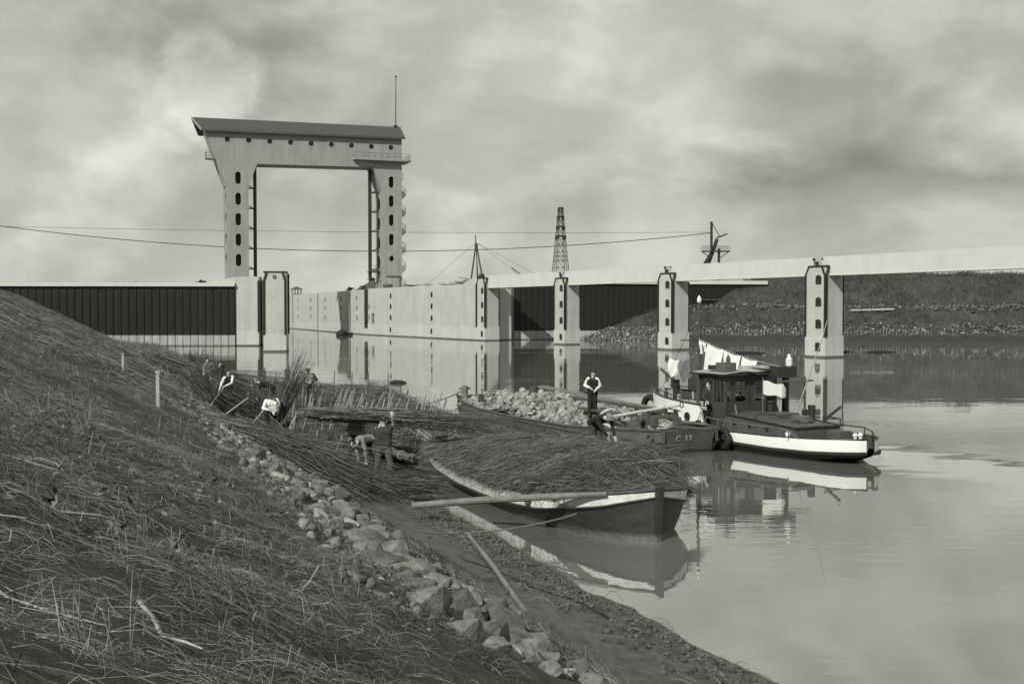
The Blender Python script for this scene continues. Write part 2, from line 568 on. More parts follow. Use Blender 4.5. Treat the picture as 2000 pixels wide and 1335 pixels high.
def grid_mesh(name, X, Y, Z, mt, parent=None, smooth=True):
    n, m = X.shape
    V = np.stack([X, Y, Z], -1).reshape(-1, 3)
    i = np.arange(n - 1)[:, None]; j = np.arange(m - 1)[None, :]
    F = np.stack([i * m + j, i * m + j + 1, (i + 1) * m + j + 1, (i + 1) * m + j], -1).reshape(-1, 4)
    o = bpy.data.objects.new(name, np_mesh(name, V, F, [mt], smooth=smooth))
    return link(o, parent)


def copy_child(o, parent, mtx=None):
    c = o.copy(); C.objects.link(c); c.parent = parent
    if mtx is not None: c.matrix_local = mtx
    return c


def rot(dx, dy): return math.atan2(dy, dx)


# ------------------------------------------------------------------ setting: ground, water
MB().add([(-3000, -300, -2.2), (3000, -300, -2.2), (3000, 4000, -2.2), (-3000, 4000, -2.2)], [(0, 1, 2, 3)]).build('ground', M['mud'])['kind'] = 'structure'
MB().add([(-3000, -200, 0), (3000, -200, 0), (3000, 4000, 0), (-3000, 4000, 0)], [(0, 1, 2, 3)]).build('water', M['water'])['kind'] = 'structure'

# the near bank: toe line T(s) = (5.95-.39 s, s); d measured up the slope (left), negative over the mud
NL = np.array([-.9316, -.3633])
DN = np.array([.9316, .3633])


def toe(s): return np.stack([5.95 - .39 * np.asarray(s, float), np.asarray(s, float)], -1)


def sd(x, y):
    """world -> (s, d)"""
    x = np.asarray(x, float); y = np.asarray(y, float)
    d = .9316 * (5.95 - .39 * y - x)
    return y + d * .3633, d


W_S = np.array([-20, 14, 20, 24, 28, 31, 34, 40, 50, 70, 100, 160, 200])
W_W = np.array([2.9, 2.8, 2.7, 2.8, 2.85, 2.2, 1.5, 1.6, 3.0, 4.2, 4.5, 4.5, 4.5])


def mud_w(s):
    return np.interp(s, W_S, W_W) + .55 * fbm(np.asarray(s) * .9, 0 * np.asarray(s), 11, 4)


def bank_z(x, y):
    s, d = sd(x, y)
    w = mud_w(s)
    up = .60 + .5 * np.minimum(d, 12.2) + .42 * fbm(x * .8, y * .8, 3, 4) * np.clip(d, 0, 2) / 2 + .07 * fbm(x * 2.2, y * 2.2, 5, 3)
    t = np.clip((d + w) / w, 0, 1)
    mud = .02 + .40 * t ** 1.3 + .10 * fbm(x * 1.1, y * 1.1, 8, 4) * np.clip(t * 3, 0, 1)
    ub = .02 + .22 * (d + w)
    k = np.clip((d + .35) / .5, 0, 1); k = k * k * (3 - 2 * k)
    z = np.where(d < -w, np.maximum(ub, -2.3), mud * (1 - k) + up * k)
    return z


def build_bank():
    s = np.concatenate([np.arange(-8, 34, .16), np.arange(34, 70, .4), np.arange(70, 172, 1.3)])
    d = np.concatenate([np.arange(-11, -6, .8), np.arange(-6, 3, .13), np.arange(3, 13, .22), np.arange(13, 60, 3.5)])
    S, D = np.meshgrid(s, d, indexing='ij')
    Pp = toe(S) + D[..., None] * NL
    Z = bank_z(Pp[..., 0], Pp[..., 1])
    o = grid_mesh('bank', Pp[..., 0], Pp[..., 1], Z, None)
    o.data.materials.clear(); o.data.materials.append(M['soil']); o.data.materials.append(M['mud'])
    Dc = (D[:-1, :-1] + D[1:, 1:]) / 2
    o.data.polygons.foreach_set('material_index', (Dc < -.25).astype(np.int32).ravel())
    o['kind'] = 'structure'
    return o


bank = build_bank()


def on_bank(s, d):
    p = toe(s) + np.asarray(d, float)[..., None] * NL
    return np.stack([p[..., 0], p[..., 1], bank_z(p[..., 0], p[..., 1])], -1)


def lay_stalks(N, s0, s1, d0, d1, L, R, name, mats, weights, spread=.35, lift=.05, powr=1.0, parent=None, ang=0.0, density=None):
    """stems lying down the slope, following the ground"""
    s = s0 + (s1 - s0) * rng.uniform(size=N) ** powr; d = rng.uniform(d0, d1, N)
    if density is not None:
        keep = rng.uniform(size=N) < density(s, d); s = s[keep]; d = d[keep]; N = len(s)
    a = rng.normal(ang, spread, N); ln = rng.uniform(L[0], L[1], N)
    ds = np.sin(a) * ln; dd = -np.cos(a) * ln
    K = 4; t = np.linspace(0, 1, K)
    S = s[:, None] + ds[:, None] * t; D = d[:, None] + dd[:, None] * t
    P = on_bank(S, D)
    hh = rng.uniform(0, lift, N)[:, None] + (np.abs(rng.normal(0, 1, N)) * lift)[:, None] * np.sin(np.pi * t)[None] * 1.2
    P[..., 2] += hh + .01
    P[..., :2] += rng.normal(0, .012, P[..., :2].shape) + (rng.normal(0, .014, (N, 1, 2)) * np.sin(np.linspace(0, 3.1, K))[None, :, None])
    rr = rng.uniform(R[0], R[1], N)[:, None] * np.linspace(1, .45, K)[None]
    tone = np.clip(.5 + 2.6 * fbm(s * .55, d * .8, 27, 4), 0, 1)
    u = rng.uniform(size=N); pick = np.where(u < .12 + .5 * (1 - tone), 0, np.where(u > 1 - (.06 + .22 * tone), len(mats) - 1, 1))
    return rods(name, P, rr, mats, parent, weights, pick=pick)


def patchy(s, d):
    return np.clip(.62 + 2.2 * fbm(s * .6, d * .8, 21, 4), .03, 1)


tag(lay_stalks(76000, 2, 34, 2.0, 12.5, (.12, .5), (.0013, .0034), 'dead_grass', [M['reeddark'], M['reed'], M['straw']], [.30, .54, .16], .30, .035, 1.0, None, .1, patchy),
    'long dead reed stems lying down the near bank slope', 'dead grass', kind='stuff')
tag(lay_stalks(16000, 34, 160, .5, 13, (.5, 1.6), (.006, .014), 'dead_grass', [M['reeddark'], M['reed'], M['straw']], [.42, .45, .13], .45, .10, 1.3, None, .1, patchy),
    'coarse dead grass on the far part of the near bank', 'dead grass', kind='stuff')
tag(lay_stalks(18000, 3, 30, 1.95, 11, (.05, .2), (.0014, .0034), 'dead_grass', [M['reeddark'], M['reed'], M['straw']], None, 1.3, .07, 1.0, None, .1, patchy),
    'short broken reed litter over the grass', 'dead grass', kind='stuff')
# mat of reed along the toe, right of the stones
tag(lay_stalks(5200, 13, 36, -.62, .0, (.4, 1.1), (.003, .006), 'reed_mat', [M['reeddark'], M['reed'], M['straw']], [.3, .5, .2], .18, .03, 1.0, None, 1.45), 'narrow mat of reed laid beside the boulders', 'reed mat', kind='stuff')
# rough grass on the far berm
tag(lay_stalks(9000, 52, 165, -4.8, .3, (.4, 1.0), (.008, .016), 'dead_grass', [M['reeddark'], M['reed'], M['straw']], [.3, .42, .28], 1.2, .22, 1.4), 'pale rough grass on the far berm by the water', 'dead grass', kind='stuff')


def tufts():
    P = []
    for _ in range(34):
        s = rng.uniform(5, 32); d = rng.uniform(2.4, 9)
        c = on_bank(np.array([s]), np.array([d]))[0]
        n = rng.integers(6, 22)
        for _k in range(n):
            o = c + np.append(rng.normal(0, .12, 2), 0)
            a = rng.uniform(0, 6.28); h = rng.uniform(.12, .38); ln = rng.uniform(.05, .35)
            m = o + np.array([math.cos(a) * ln * .4, math.sin(a) * ln * .4, h])
            e = o + np.array([math.cos(a) * ln * 1.3, math.sin(a) * ln * 1.3, h * rng.uniform(.5, 1.05)])
            P.append([o, (o + m) / 2 + rng.normal(0, .01, 3), m, e])
    o = rods('grass_tufts', np.array(P), .003 * np.array([1, 1, .8, .4])[None].repeat(len(P), 0), [M['reed'], M['straw']], None, [.55, .45])
    tag(o, 'bent upright tufts of dead grass on the near bank', 'grass tufts')
    # low leafy weeds in patches
    N = 16000
    s = rng.uniform(9, 34, N); d = rng.uniform(2.2, 12, N); k = (fbm(s * .5, d * .7, 33, 4) > .06) | (rng.uniform(size=N) < .06); c = on_bank(s[k], d[k]); n = len(c)
    c[:, 2] += rng.uniform(.0, .12, n)
    a = rng.normal(size=(n, 3)); a[:, 2] *= .5; a /= np.linalg.norm(a, axis=1, keepdims=True); b_ = np.cross(a, rng.normal(size=(n, 3))); b_ /= np.linalg.norm(b_, axis=1, keepdims=True)
    z = rng.uniform(.015, .05, (n, 1)); V = np.stack([c - a * z, c + b_ * z * .45, c + a * z, c - b_ * z * .45], 1).reshape(-1, 3)
    o = bpy.data.objects.new('weeds', np_mesh('weeds', V, np.arange(n * 4).reshape(-1, 4), [M['leaf'], M['reed'], M['reeddark']], rng.choice(3, size=n, p=[.5, .3, .2]))); link(o)
    tag(o, 'low leafy weeds scattered in patches over the near bank', 'weeds', kind='stuff')


tufts()


def dry_stalks():
    spots = []
    for _ in range(60):
        spots.append((rng.uniform(4, 22), rng.uniform(2.6, 9), rng.uniform(.35, 1.15), rng.normal(.2, .9), rng.uniform(.004, .009)))
    spots += [(11.5, 6.4, .9, .9, .013), (9.2, 6.0, .9, .55, .014), (8.3, 5.2, .7, -1.2, .012), (13.6, 2.2, .65, 1.35, .014), (14.2, 2.0, .9, .25, .015)]
    for s, d, ln, a, r in spots:
        K = 5; t = np.linspace(0, 1, K)
        P = on_bank(s + math.sin(a) * ln * t, d - math.cos(a) * ln * t)
        P[:, 2] += .05 + rng.uniform(.0, .16) * t + .03 * np.sin(t * 5 + s)
        P[:, :2] += rng.normal(0, .02, (K, 2))
        mb = MB(); mb.tube([tuple(p) for p in P], [r, r, r * .9, r * .8, r * .5], 5)
        mb.build('dry_stalk', M['straw'] if rng.uniform() < .7 else M['reed'], bank)


dry_stalks()


# boulders along the toe of the bank
def toe_stones():
    sets = [stone_set(M['stone'], 8, 100), stone_set(M['stonedark'], 8, 200), stone_set(M['stonepale'], 6, 300)]
    n = 0; s = 12.2
    while s < 62 and n < 292:
        w = 1.75 if s < 27 else 1.3 if s < 36 else .9
        for d in np.arange(.42, w + .45, .38):
            if n >= 292: break
            k = rng.choice(3, p=[.52, .38, .10]); me = sets[k][rng.integers(len(sets[k]))]
            sz = float(np.clip(rng.normal(.35, .13), .16, .58)) * (.85 if s > 34 else 1.15 if s < 25 else 1.0) * (.8 if k == 2 else 1.0)
            dd = d + rng.normal(0, .1); ss = s + rng.normal(0, .1)
            p = on_bank(np.array([ss]), np.array([dd]))[0]
            o = bpy.data.objects.new('stone', me); C.objects.link(o); o.parent = bank
            o.location = (p[0], p[1], p[2] + sz * .02)
            o.rotation_euler = (rng.uniform(-.5, .5), rng.uniform(-.5, .5), rng.uniform(0, 6.28))
            o.scale = (sz * rng.uniform(.9, 1.25), sz, sz * rng.uniform(.8, 1.1))
            n += 1
        s += rng.uniform(.34, .46) * (1.0 if s < 33 else 2.0)
    # small rubble between and past them
    N = 2300
    s = np.concatenate([rng.uniform(12, 40, N), rng.uniform(40, 120, 500)]); d = np.concatenate([rng.uniform(.2, 2.8, N), rng.uniform(-.3, 1.1, 500)])
    P = on_bank(s, d); P[:, 2] += .02
    scatter_hulls('rubble', P, np.concatenate([rng.uniform(.05, .27, N), rng.uniform(.2, .55, 500)]), 400, [M['stone'], M['stonedark'], M['stonepale']], bank, 'stuff', [.45, .3, .25])


toe_stones()


# debris at the water's edge
def edge_debris():
    N = 1000
    s = rng.uniform(13, 30, N); d = -mud_w(s) + np.abs(rng.normal(0, .55, N)) + .02 + .4 * fbm(s * .8, 0 * s, 91, 3)
    P = on_bank(s, d); P[:, 2] += .01
    scatter_hulls('clods', P, rng.uniform(.03, .13, N), 440, [M['mud'], M['stonedark'], M['twig']], bank, 'stuff', [.6, .2, .2])
    tag(lay_stalks(520, 13, 30, -2.7, -1.5, (.12, .5), (.003, .007), 'driftwood', [M['twigdark'], M['twig'], M['twigpale']], [.4, .35, .25], 2.0, .05), 'line of drifted twigs along the water edge', 'driftwood', kind='stuff')


edge_debris()


# ------------------------------------------------------------------ quays, lock walls, guide jetty
def poly_prism(name, pts, z0, z1, mt, parent=None):
    mb = MB(); mb.plate(pts, [], z0, z1, lambda u, v, t: (u, v, t))
    return mb.build(name, mt, parent)


poly_prism('quay_ground', [(-600, 156.0), (-37.6, 156.0), (-36.6, 165), (-46.6, 207), (-86, 312), (-200, 900), (-600, 900)], -2, 8.55, M['quay'])['kind'] = 'structure'
poly_prism('quay_ground', [(-1.5, 184.6), (2, 188.2), (45.5, 192.2), (46.5, 225), (60, 250), (120, 250), (600, 250), (600, 900), (-160, 900), (-60.6, 312.6), (-28.4, 226.6), (-27.2, 222.4)], -2, 8.8, M['quay'])['kind'] = 'structure'


def arch(y, z, w, h, n=6):
    """arched opening outline centred at y, bottom z"""
    r = w / 2
    pts = [(y - r, z), (y + r, z), (y + r, z + h - r * .75)]
    for k in range(1, n):
        a = math.pi * k / n
        pts.append((y + r * math.cos(a), z + h - r * .75 + r * .75 * math.sin(a)))
    pts.append((y - r, z + h - r * .75))
    return pts


def pill(y, z, w, h):
    c = w * .28
    return [(y - w / 2 + c, z - h / 2), (y + w / 2 - c, z - h / 2), (y + w / 2, z - h / 2 + c * 1.3), (y + w / 2, z + h / 2 - c * 1.3),
            (y + w / 2 - c, z + h / 2), (y - w / 2 + c, z + h / 2), (y - w / 2, z + h / 2 - c * 1.3), (y - w / 2, z + h / 2 - c * 1.3 - (h - c * 2.6))]


NX = (.872, .49); UX = (-.49, .872)
JRZ = rot(*NX)
J0 = np.array([32.05, 115.3])


def jpos(s): return (J0[0] + UX[0] * s, J0[1] + UX[1] * s, 0)


def jetty_pier(s, label, top=9.35, strips=(0.0, 2.75), niches=True, shoulder=True):
    t = thing('jetty_pier', label, 'concrete pier', jpos(s), JRZ, 'concrete piers of the guide jetty')
    L = 2.75; rows = [8.0, 5.72, 3.45]
    q = MB()
    out = [(0, 2.2), (L, 2.2), (L, top - .75), (L - .38, top), (0, top)]
    q.plate(out, [arch(1.0, z - .5, .88, 1.0) for z in rows], 0, .3, lambda u, v, w: (w, u, v))
    q.box(.3, 1.2, .003, .3, 2.2, top - .003); q.box(.3, 1.2, L - .3, L - .003, 2.2, top - .8)
    q.box(1.2, 2.5, .003, L - .003, 2.2, 8.4)
    q.box(.55, 1.2, .3, L - .3, 8.75, top - .01)
    q.build('shaft', M['concrete'], t)
    p = MB()
    p.plate([(-.06, -2.1), (L + .06, -2.1), (L + .06, 2.2), (-.06, 2.2)], [arch(1.0, .62, .82, .95)], -.07, .3, lambda u, v, w: (w, u, v))
    p.box(.3, 2.57, -.057, .3, -2.1, 2.2); p.box(.3, 2.57, L - .3, L + .057, -2.1, 2.2); p.box(1.3, 2.57, .3, L - .3, -2.1, 2.2)
    p.build('plinth', M['concrete'], t)
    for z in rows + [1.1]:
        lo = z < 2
        n = MB(); n.plate(arch(1.0, .63 if lo else z - .49, .80 if lo else .86, .93 if lo else .98), [], .02 if lo else .07, .29, lambda u, v, w: (w, u, v)); n.build('niche_shade', M['tar'], t)  # near-black infill stands in for the shade inside the niche
        b = MB(); b.box(-.01 if lo else .045, .03 if lo else .08, .82, 1.18, z - .36, z - .30); b.box(-.01 if lo else .045, .03 if lo else .08, .97, 1.03, z - .48, z - .36); b.build('mooring_pin', M['midsteel'], t)
    f = MB(); f.box(-.13, .14, -.15, .10, 2.12, top - 1.0); f.build('fender_strip', M['tar'], t)
    f = MB(); f.bar((-.05, -.03, top - 1.02), (-.07, .42, top - .05), .2, .14); f.build('fender_arm', M['tar'], t)
    f = MB(); f.bar((-.03, -.05, top - 1.02), (.42, -.08, top - .05), .2, .14); f.build('fender_arm', M['tar'], t)
    for y in strips[1:]:
        f = MB(); f.box(-.12, .1, y - .08, y + .1, 2.12, top - .75); f.build('fender_strip', M['tar'], t)
        f = MB(); f.bar((-.04, y, top - .8), (-.05, y - .42, top - .03), .16, .12); f.build('fender_arm', M['tar'], t)
    f = MB(); f.box(2.45, 2.60, -.05, .12, 2.25, 8.35); f.build('corner_strip', M['tar'], t)
    c = MB(); c.box(-.12, .56, -.12, L - .36, top + .002, top + .13); c.build('cap', M['steel'], t)
    b = MB(); b.box(.75, 1.3, 1.35, 1.85, 8.76, 9.6); b.build('bearing_block', M['girder'], t)
    b = MB(); b.lathe([(.16, 0), (.16, .22), (.24, .26), (.24, .36), (.1, .42)], 10, (.26, 1.5, top + .13)); b.build('bollard', M['steel'], t)
    for y in (.95, 2.25):
        b = MB(); b.box(.52, .62, y - .05, y + .05, 9.3, 10.15); b.lathe([(.13, -.1), (.15, 0), (.13, .12)], 8, (.57, y, 10.15)); b.build('guide_bracket', M['steel'], t)
    return t


S_P = [-25.5, 0.0, 25.5, 50.2, 74.2]
labels = [None, 'tall concrete jetty pier nearest the camera, right of the tug', 'concrete jetty pier directly behind the tug mast and laundry',
          'concrete jetty pier under the lattice mast, behind the standing man', 'far concrete jetty pier joined to the end of the long lock wall']
for s, lb, tp in zip(S_P[1:], labels[1:], [9.35, 9.35, 9.4, 10.0]):
    jetty_pier(s, lb, tp)

g_labels = ['white concrete girder running out of the picture right of the nearest pier', 'white concrete girder between the nearest pier and the pier behind the tug mast',
            'white concrete girder spanning from the lattice mast to the tug mast', 'white concrete girder from the pier under the lattice mast to the lock wall']
for i in range(4):
    s0 = S_P[i] + 2.2; s1 = S_P[i + 1] + 1.0
    a = jpos(s0); t = thing('jetty_girder', g_labels[i], 'concrete girder', a, JRZ, 'concrete girders of the guide jetty')
    L = s1 - s0
    m = MB(); m.plate([(0, 8.42), (L, 8.42), (L, 10.37), (0, 10.37)], [], .5, 2.1, lambda u, v, w: (w, u, v))
    m.build('beam', M['girder'], t)
    m = MB(); m.box(.44, .5, .3, L - .3, 8.42, 8.50); m.build('drip_edge', M['girder'], t)

# near lock wall: continues the jetty line from the far pier to the gate slot
O4 = jpos(S_P[4])
wall = thing('lock_wall', 'long pale concrete lock wall between the far jetty pier and the dark gate slot', 'lock wall', O4, JRZ)
holes = []
for y in (20.0, 38.1):
    for z in (7.6, 5.6, 3.5): holes.append(arch(y, z - .5, .88, 1.0))
for z in (5.6, 3.5): holes.append(arch(48.9, z - .5, .5, 1.0))
door = [(46.2, 1.9), (47.7, 1.9), (47.7, 4.25), (46.2, 4.25)]
m = MB()
m.plate([(2.76, 2.2), (49.4, 2.2), (49.4, 9.0), (8.8, 9.0), (5.0, 10.0), (2.76, 10.0)], holes + [[(a, max(b, 2.25)) for a, b in door]], 0, .35, lambda u, v, w: (w, u, v))
m.box(1.6, 3.2, 2.76, 49.4, 2.2, 8.95)
m.box(.35, 1.6, 2.76, 49.4, 8.7, 8.95)
m.box(.35, 1.6, 2.76, 6.0, 8.96, 9.95); m.box(.35, 3.2, 2.9, 5.2, 8.97, 9.9)
m.box(.35, 1.6, 49.0, 49.4, 2.2, 8.69)
m.build('upper_wall', M['concrete'], wall)
m = MB()
m.plate([(2.82, -2.1), (49.4, -2.1), (49.4, 2.2), (2.82, 2.2)], [arch(y, .75, .82, .95) for y in (20.0, 38.1)], -.06, .35, lambda u, v, w: (w, u, v))
m.box(1.6, 3.2, 2.82, 49.4, -2.1, 2.2)
m.build('plinth', M['concrete'], wall)
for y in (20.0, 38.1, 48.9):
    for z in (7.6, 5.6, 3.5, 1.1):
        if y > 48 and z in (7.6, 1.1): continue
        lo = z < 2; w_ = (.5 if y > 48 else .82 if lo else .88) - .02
        n = MB(); n.plate(arch(y, .76 if lo else z - .49, w_, .93 if lo else .98), [], -.01 if lo else .05, .34, lambda u, v, t: (t, u, v)); n.build('niche_shade', M['tar'], wall)  # niche shade put in as a near-black plate, almost flush
n = MB(); n.box(.3, .38, 46.1, 47.8, 1.8, 4.3); n.build('recessed_plate', M['midsteel'], wall)
m = MB(); m.box(.02, 3.3, 8.0, 49.3, 9.0, 9.12); m.build('coping', M['girder'], wall)
f = MB(); f.box(-.14, .1, 2.76, 3.05, 2.12, 9.2); f.build('fender_strip', M['tar'], wall)
# abutment face right of the far pier
ab = thing('wing_wall', 'grey concrete wing wall between the far jetty pier and the right sheet piling', 'wing wall', O4, JRZ)
m = MB(); m.box(2.95, 5.6, 1.4, 7, -2.1, 8.4); m.build('wall_face', M['concrete'], ab)
m = MB(); m.box(2.62, 2.9, 1.1, 1.5, -2, 8.38); m.build('joint_strip', M['tar'], ab)

# slot, pilasters and far chamber wall along the lock axis
LX = (-.36, .933); W0 = np.array([-29.2, 224.0])
FRZ = rot(.933, .36)
far = thing('lock_wall', 'far pale lock chamber wall receding behind the free-standing left pier', 'lock wall', (W0[0], W0[1], 0), FRZ)


def t_of(px): k = (px - 1000) / 2200; return (-29.2 - 224.0 * k) / (.36 + .933 * k)


hs = []
for px in (582, 607, 635, 666, 697):
    for z in (7.4, 5.4, 3.3): hs.append(arch(t_of(px), z - .5, .95, 1.0))
cuts = [.6, t_of(684), t_of(621), t_of(572), 96]
m = MB()
for a, b_ in zip(cuts[:-1], cuts[1:]):
    m.plate([(a + .3, -2.1), (b_ - .3, -2.1), (b_ - .3, 9.0), (a + .3, 9.0)], [h for h in hs if a + .9 < h[0][0] and h[1][0] < b_ - .9], 0, .4, lambda u, v, w: (w, u, v))
m.box(1.4, 3, .6, 96, -2.1, 8.95); m.box(.42, 1.4, .6, 96, 8.6, 8.94)
m.build('chamber_wall', M['concrete'], far)
for px in (684, 621, 572):
    n = MB(); n.box(-.015, .4, t_of(px) - .35, t_of(px) + .35, .3, 8.9); n.build('joint_slot', M['tar'], far)
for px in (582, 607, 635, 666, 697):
    for z in (7.4, 5.4, 3.3): n = MB(); n.plate(arch(t_of(px), z - .49, .93, .98), [], .04, .38, lambda u, v, t: (t, u, v)); n.build('niche_shade', M['tar'], far)  # chamber niches: dark plate in place of the recess shade
slot = thing('gate_slot', 'dark vertical gate slot between the two lengths of lock wall', 'gate slot', (-28.9, 223.6, 0), JRZ)
m = MB(); m.box(.15, 1.2, -.55, 2.0, 1.3, 8.99); m.build('slot_lining', M['tar'], slot)
m = MB(); m.box(.10, 1.2, -.55, 2.0, -2, 1.3); m.build('slot_foot', M['concrete'], slot)

lw = thing('lock_wall', 'left lock chamber wall mostly hidden behind the free-standing left pier', 'lock wall', (-37.5, 165, 0), rot(.972, .235))
m = MB(); m.box(-2, 0, 0, 43, -2.1, 8.7); m.build('chamber_wall', M['concrete'], lw)

# left abutment and free-standing left pier
la = thing('wing_wall', 'pale concrete wing wall at the right end of the left sheet piling', 'wing wall', (-37.75, 153.9, 0), 0)
m = MB(); m.box(0, 3.15, 0, 11, -2.1, 9.45); m.build('wall_face', M['concrete'], la)
m = MB(); m.box(3.02, 3.38, -.12, .4, 1.9, 8.9); m.build('fender_strip', M['tar'], la)
m = MB(); m.box(3.4, 4.3, 1.0, 11, -2.1, 9.4); m.build('side_wall', M['concrete'], la)
m = MB(); m.plate([(-3.2, 8.56), (0, 8.56), (0, 9.44), (-.4, 9.4), (-2.2, 8.95), (-3.2, 8.85)], [], .1, .5, lambda u, v, w: (u, w, v)); m.build('wing_slope', M['concrete'], la)

lp = thing('jetty_pier', 'free-standing pale pier with dark edge strips and a ring, in front of the tower portal', 'concrete pier', (-29.0, 131.7, 0), math.radians(5))
m = MB(); m.box(.0, 2.5, 0, 2.7, 2.2, 9.3); m.build('shaft', M['concrete'], lp)
m = MB(); m.box(-.06, 2.56, -.06, 2.76, -2.1, 2.2); m.build('plinth', M['concrete'], lp)
for x in (.02, 2.48):
    m = MB(); m.box(x - .12, x + .12, -.12, .14, 2.0, 8.35); m.build('fender_strip', M['tar'], lp)
    sx = 1 if x < 1 else -1
    m = MB(); m.bar((x, -.05, 8.3), (x + sx * .3, -.06, 9.25), .22, .14, (0, 1, 0)); m.build('fender_arm', M['tar'], lp)
m = MB(); m.box(2.42, 2.66, 2.5, 2.8, 2.0, 9.2); m.build('fender_strip', M['tar'], lp)
m = MB(); m.box(-.05, 2.55, -.1, 2.75, 9.301, 9.44); m.build('cap', M['steel'], lp)
m = MB(); m.tube([(1.25 + .17 * math.cos(a), -.05, 8.78 + .17 * math.sin(a)) for a in np.linspace(0, 2 * math.pi, 14, endpoint=False)], .055, 6, False, True)
m.build('mooring_ring', M['steel'], lp)


# sheet pile walls: every pan is a part
def pan_mesh(w, h, mt):
    pr = [(0, 0), (.12 * w, 0), (.2 * w, .12), (.8 * w, .12), (.88 * w, 0), (w, 0)]
    n = len(pr)
    m = MB(); m.add([(x, y, -2.1) for x, y in pr] + [(x, y, h) for x, y in pr], [(i, i + 1, n + i + 1, n + i) for i in range(n - 1)])
    return m.mesh('sheet_pile', mt, fixn=False)


def sheet_wall(a, b, h, zc, label, w):
    a = Vector(a); b = Vector(b); L = (b - a).length; n = round(L / w); w = L / n
    t = thing('sheet_pile_wall', label, 'sheet pile wall', (a.x, a.y, 0), rot(b.x - a.x, b.y - a.y), 'sheet pile walls')
    me = pan_mesh(w * .992, h, M['pile'])
    for i in range(n):
        o = bpy.data.objects.new('sheet_pile', me); C.objects.link(o); o.parent = t; o.location = (i * w, (i * 37 % 5) * .008, 0)
    m = MB(); m.box(-.0, L, -.25, .9, h + .002, zc); m.build('coping', M['girder'], t)
    m = MB(); m.box(0, L, .5, .8, -2, h); m.build('backing', M['pile'], t)
    return t


sheet_wall((-84, 151.2), (-37.78, 153.6), 8.12, 8.62, 'long black sheet pile wall on the left with pale silted foot', 1.02)
sheet_wall((.35, 186.4), (43.2, 190.8), 9.25, 9.85, 'black sheet pile wall behind the jetty piers on the right', .98)
dk = thing('derelict_beam', 'pale horizontal rail fixed across the right sheet piling', 'rail', (31.5, 189.4, 6.6), rot(45.2, 4.6))
m = MB(); m.box(-.4, 4.2, -.12, 0, 0, .12); m.build('rail', M['midsteel'], dk)


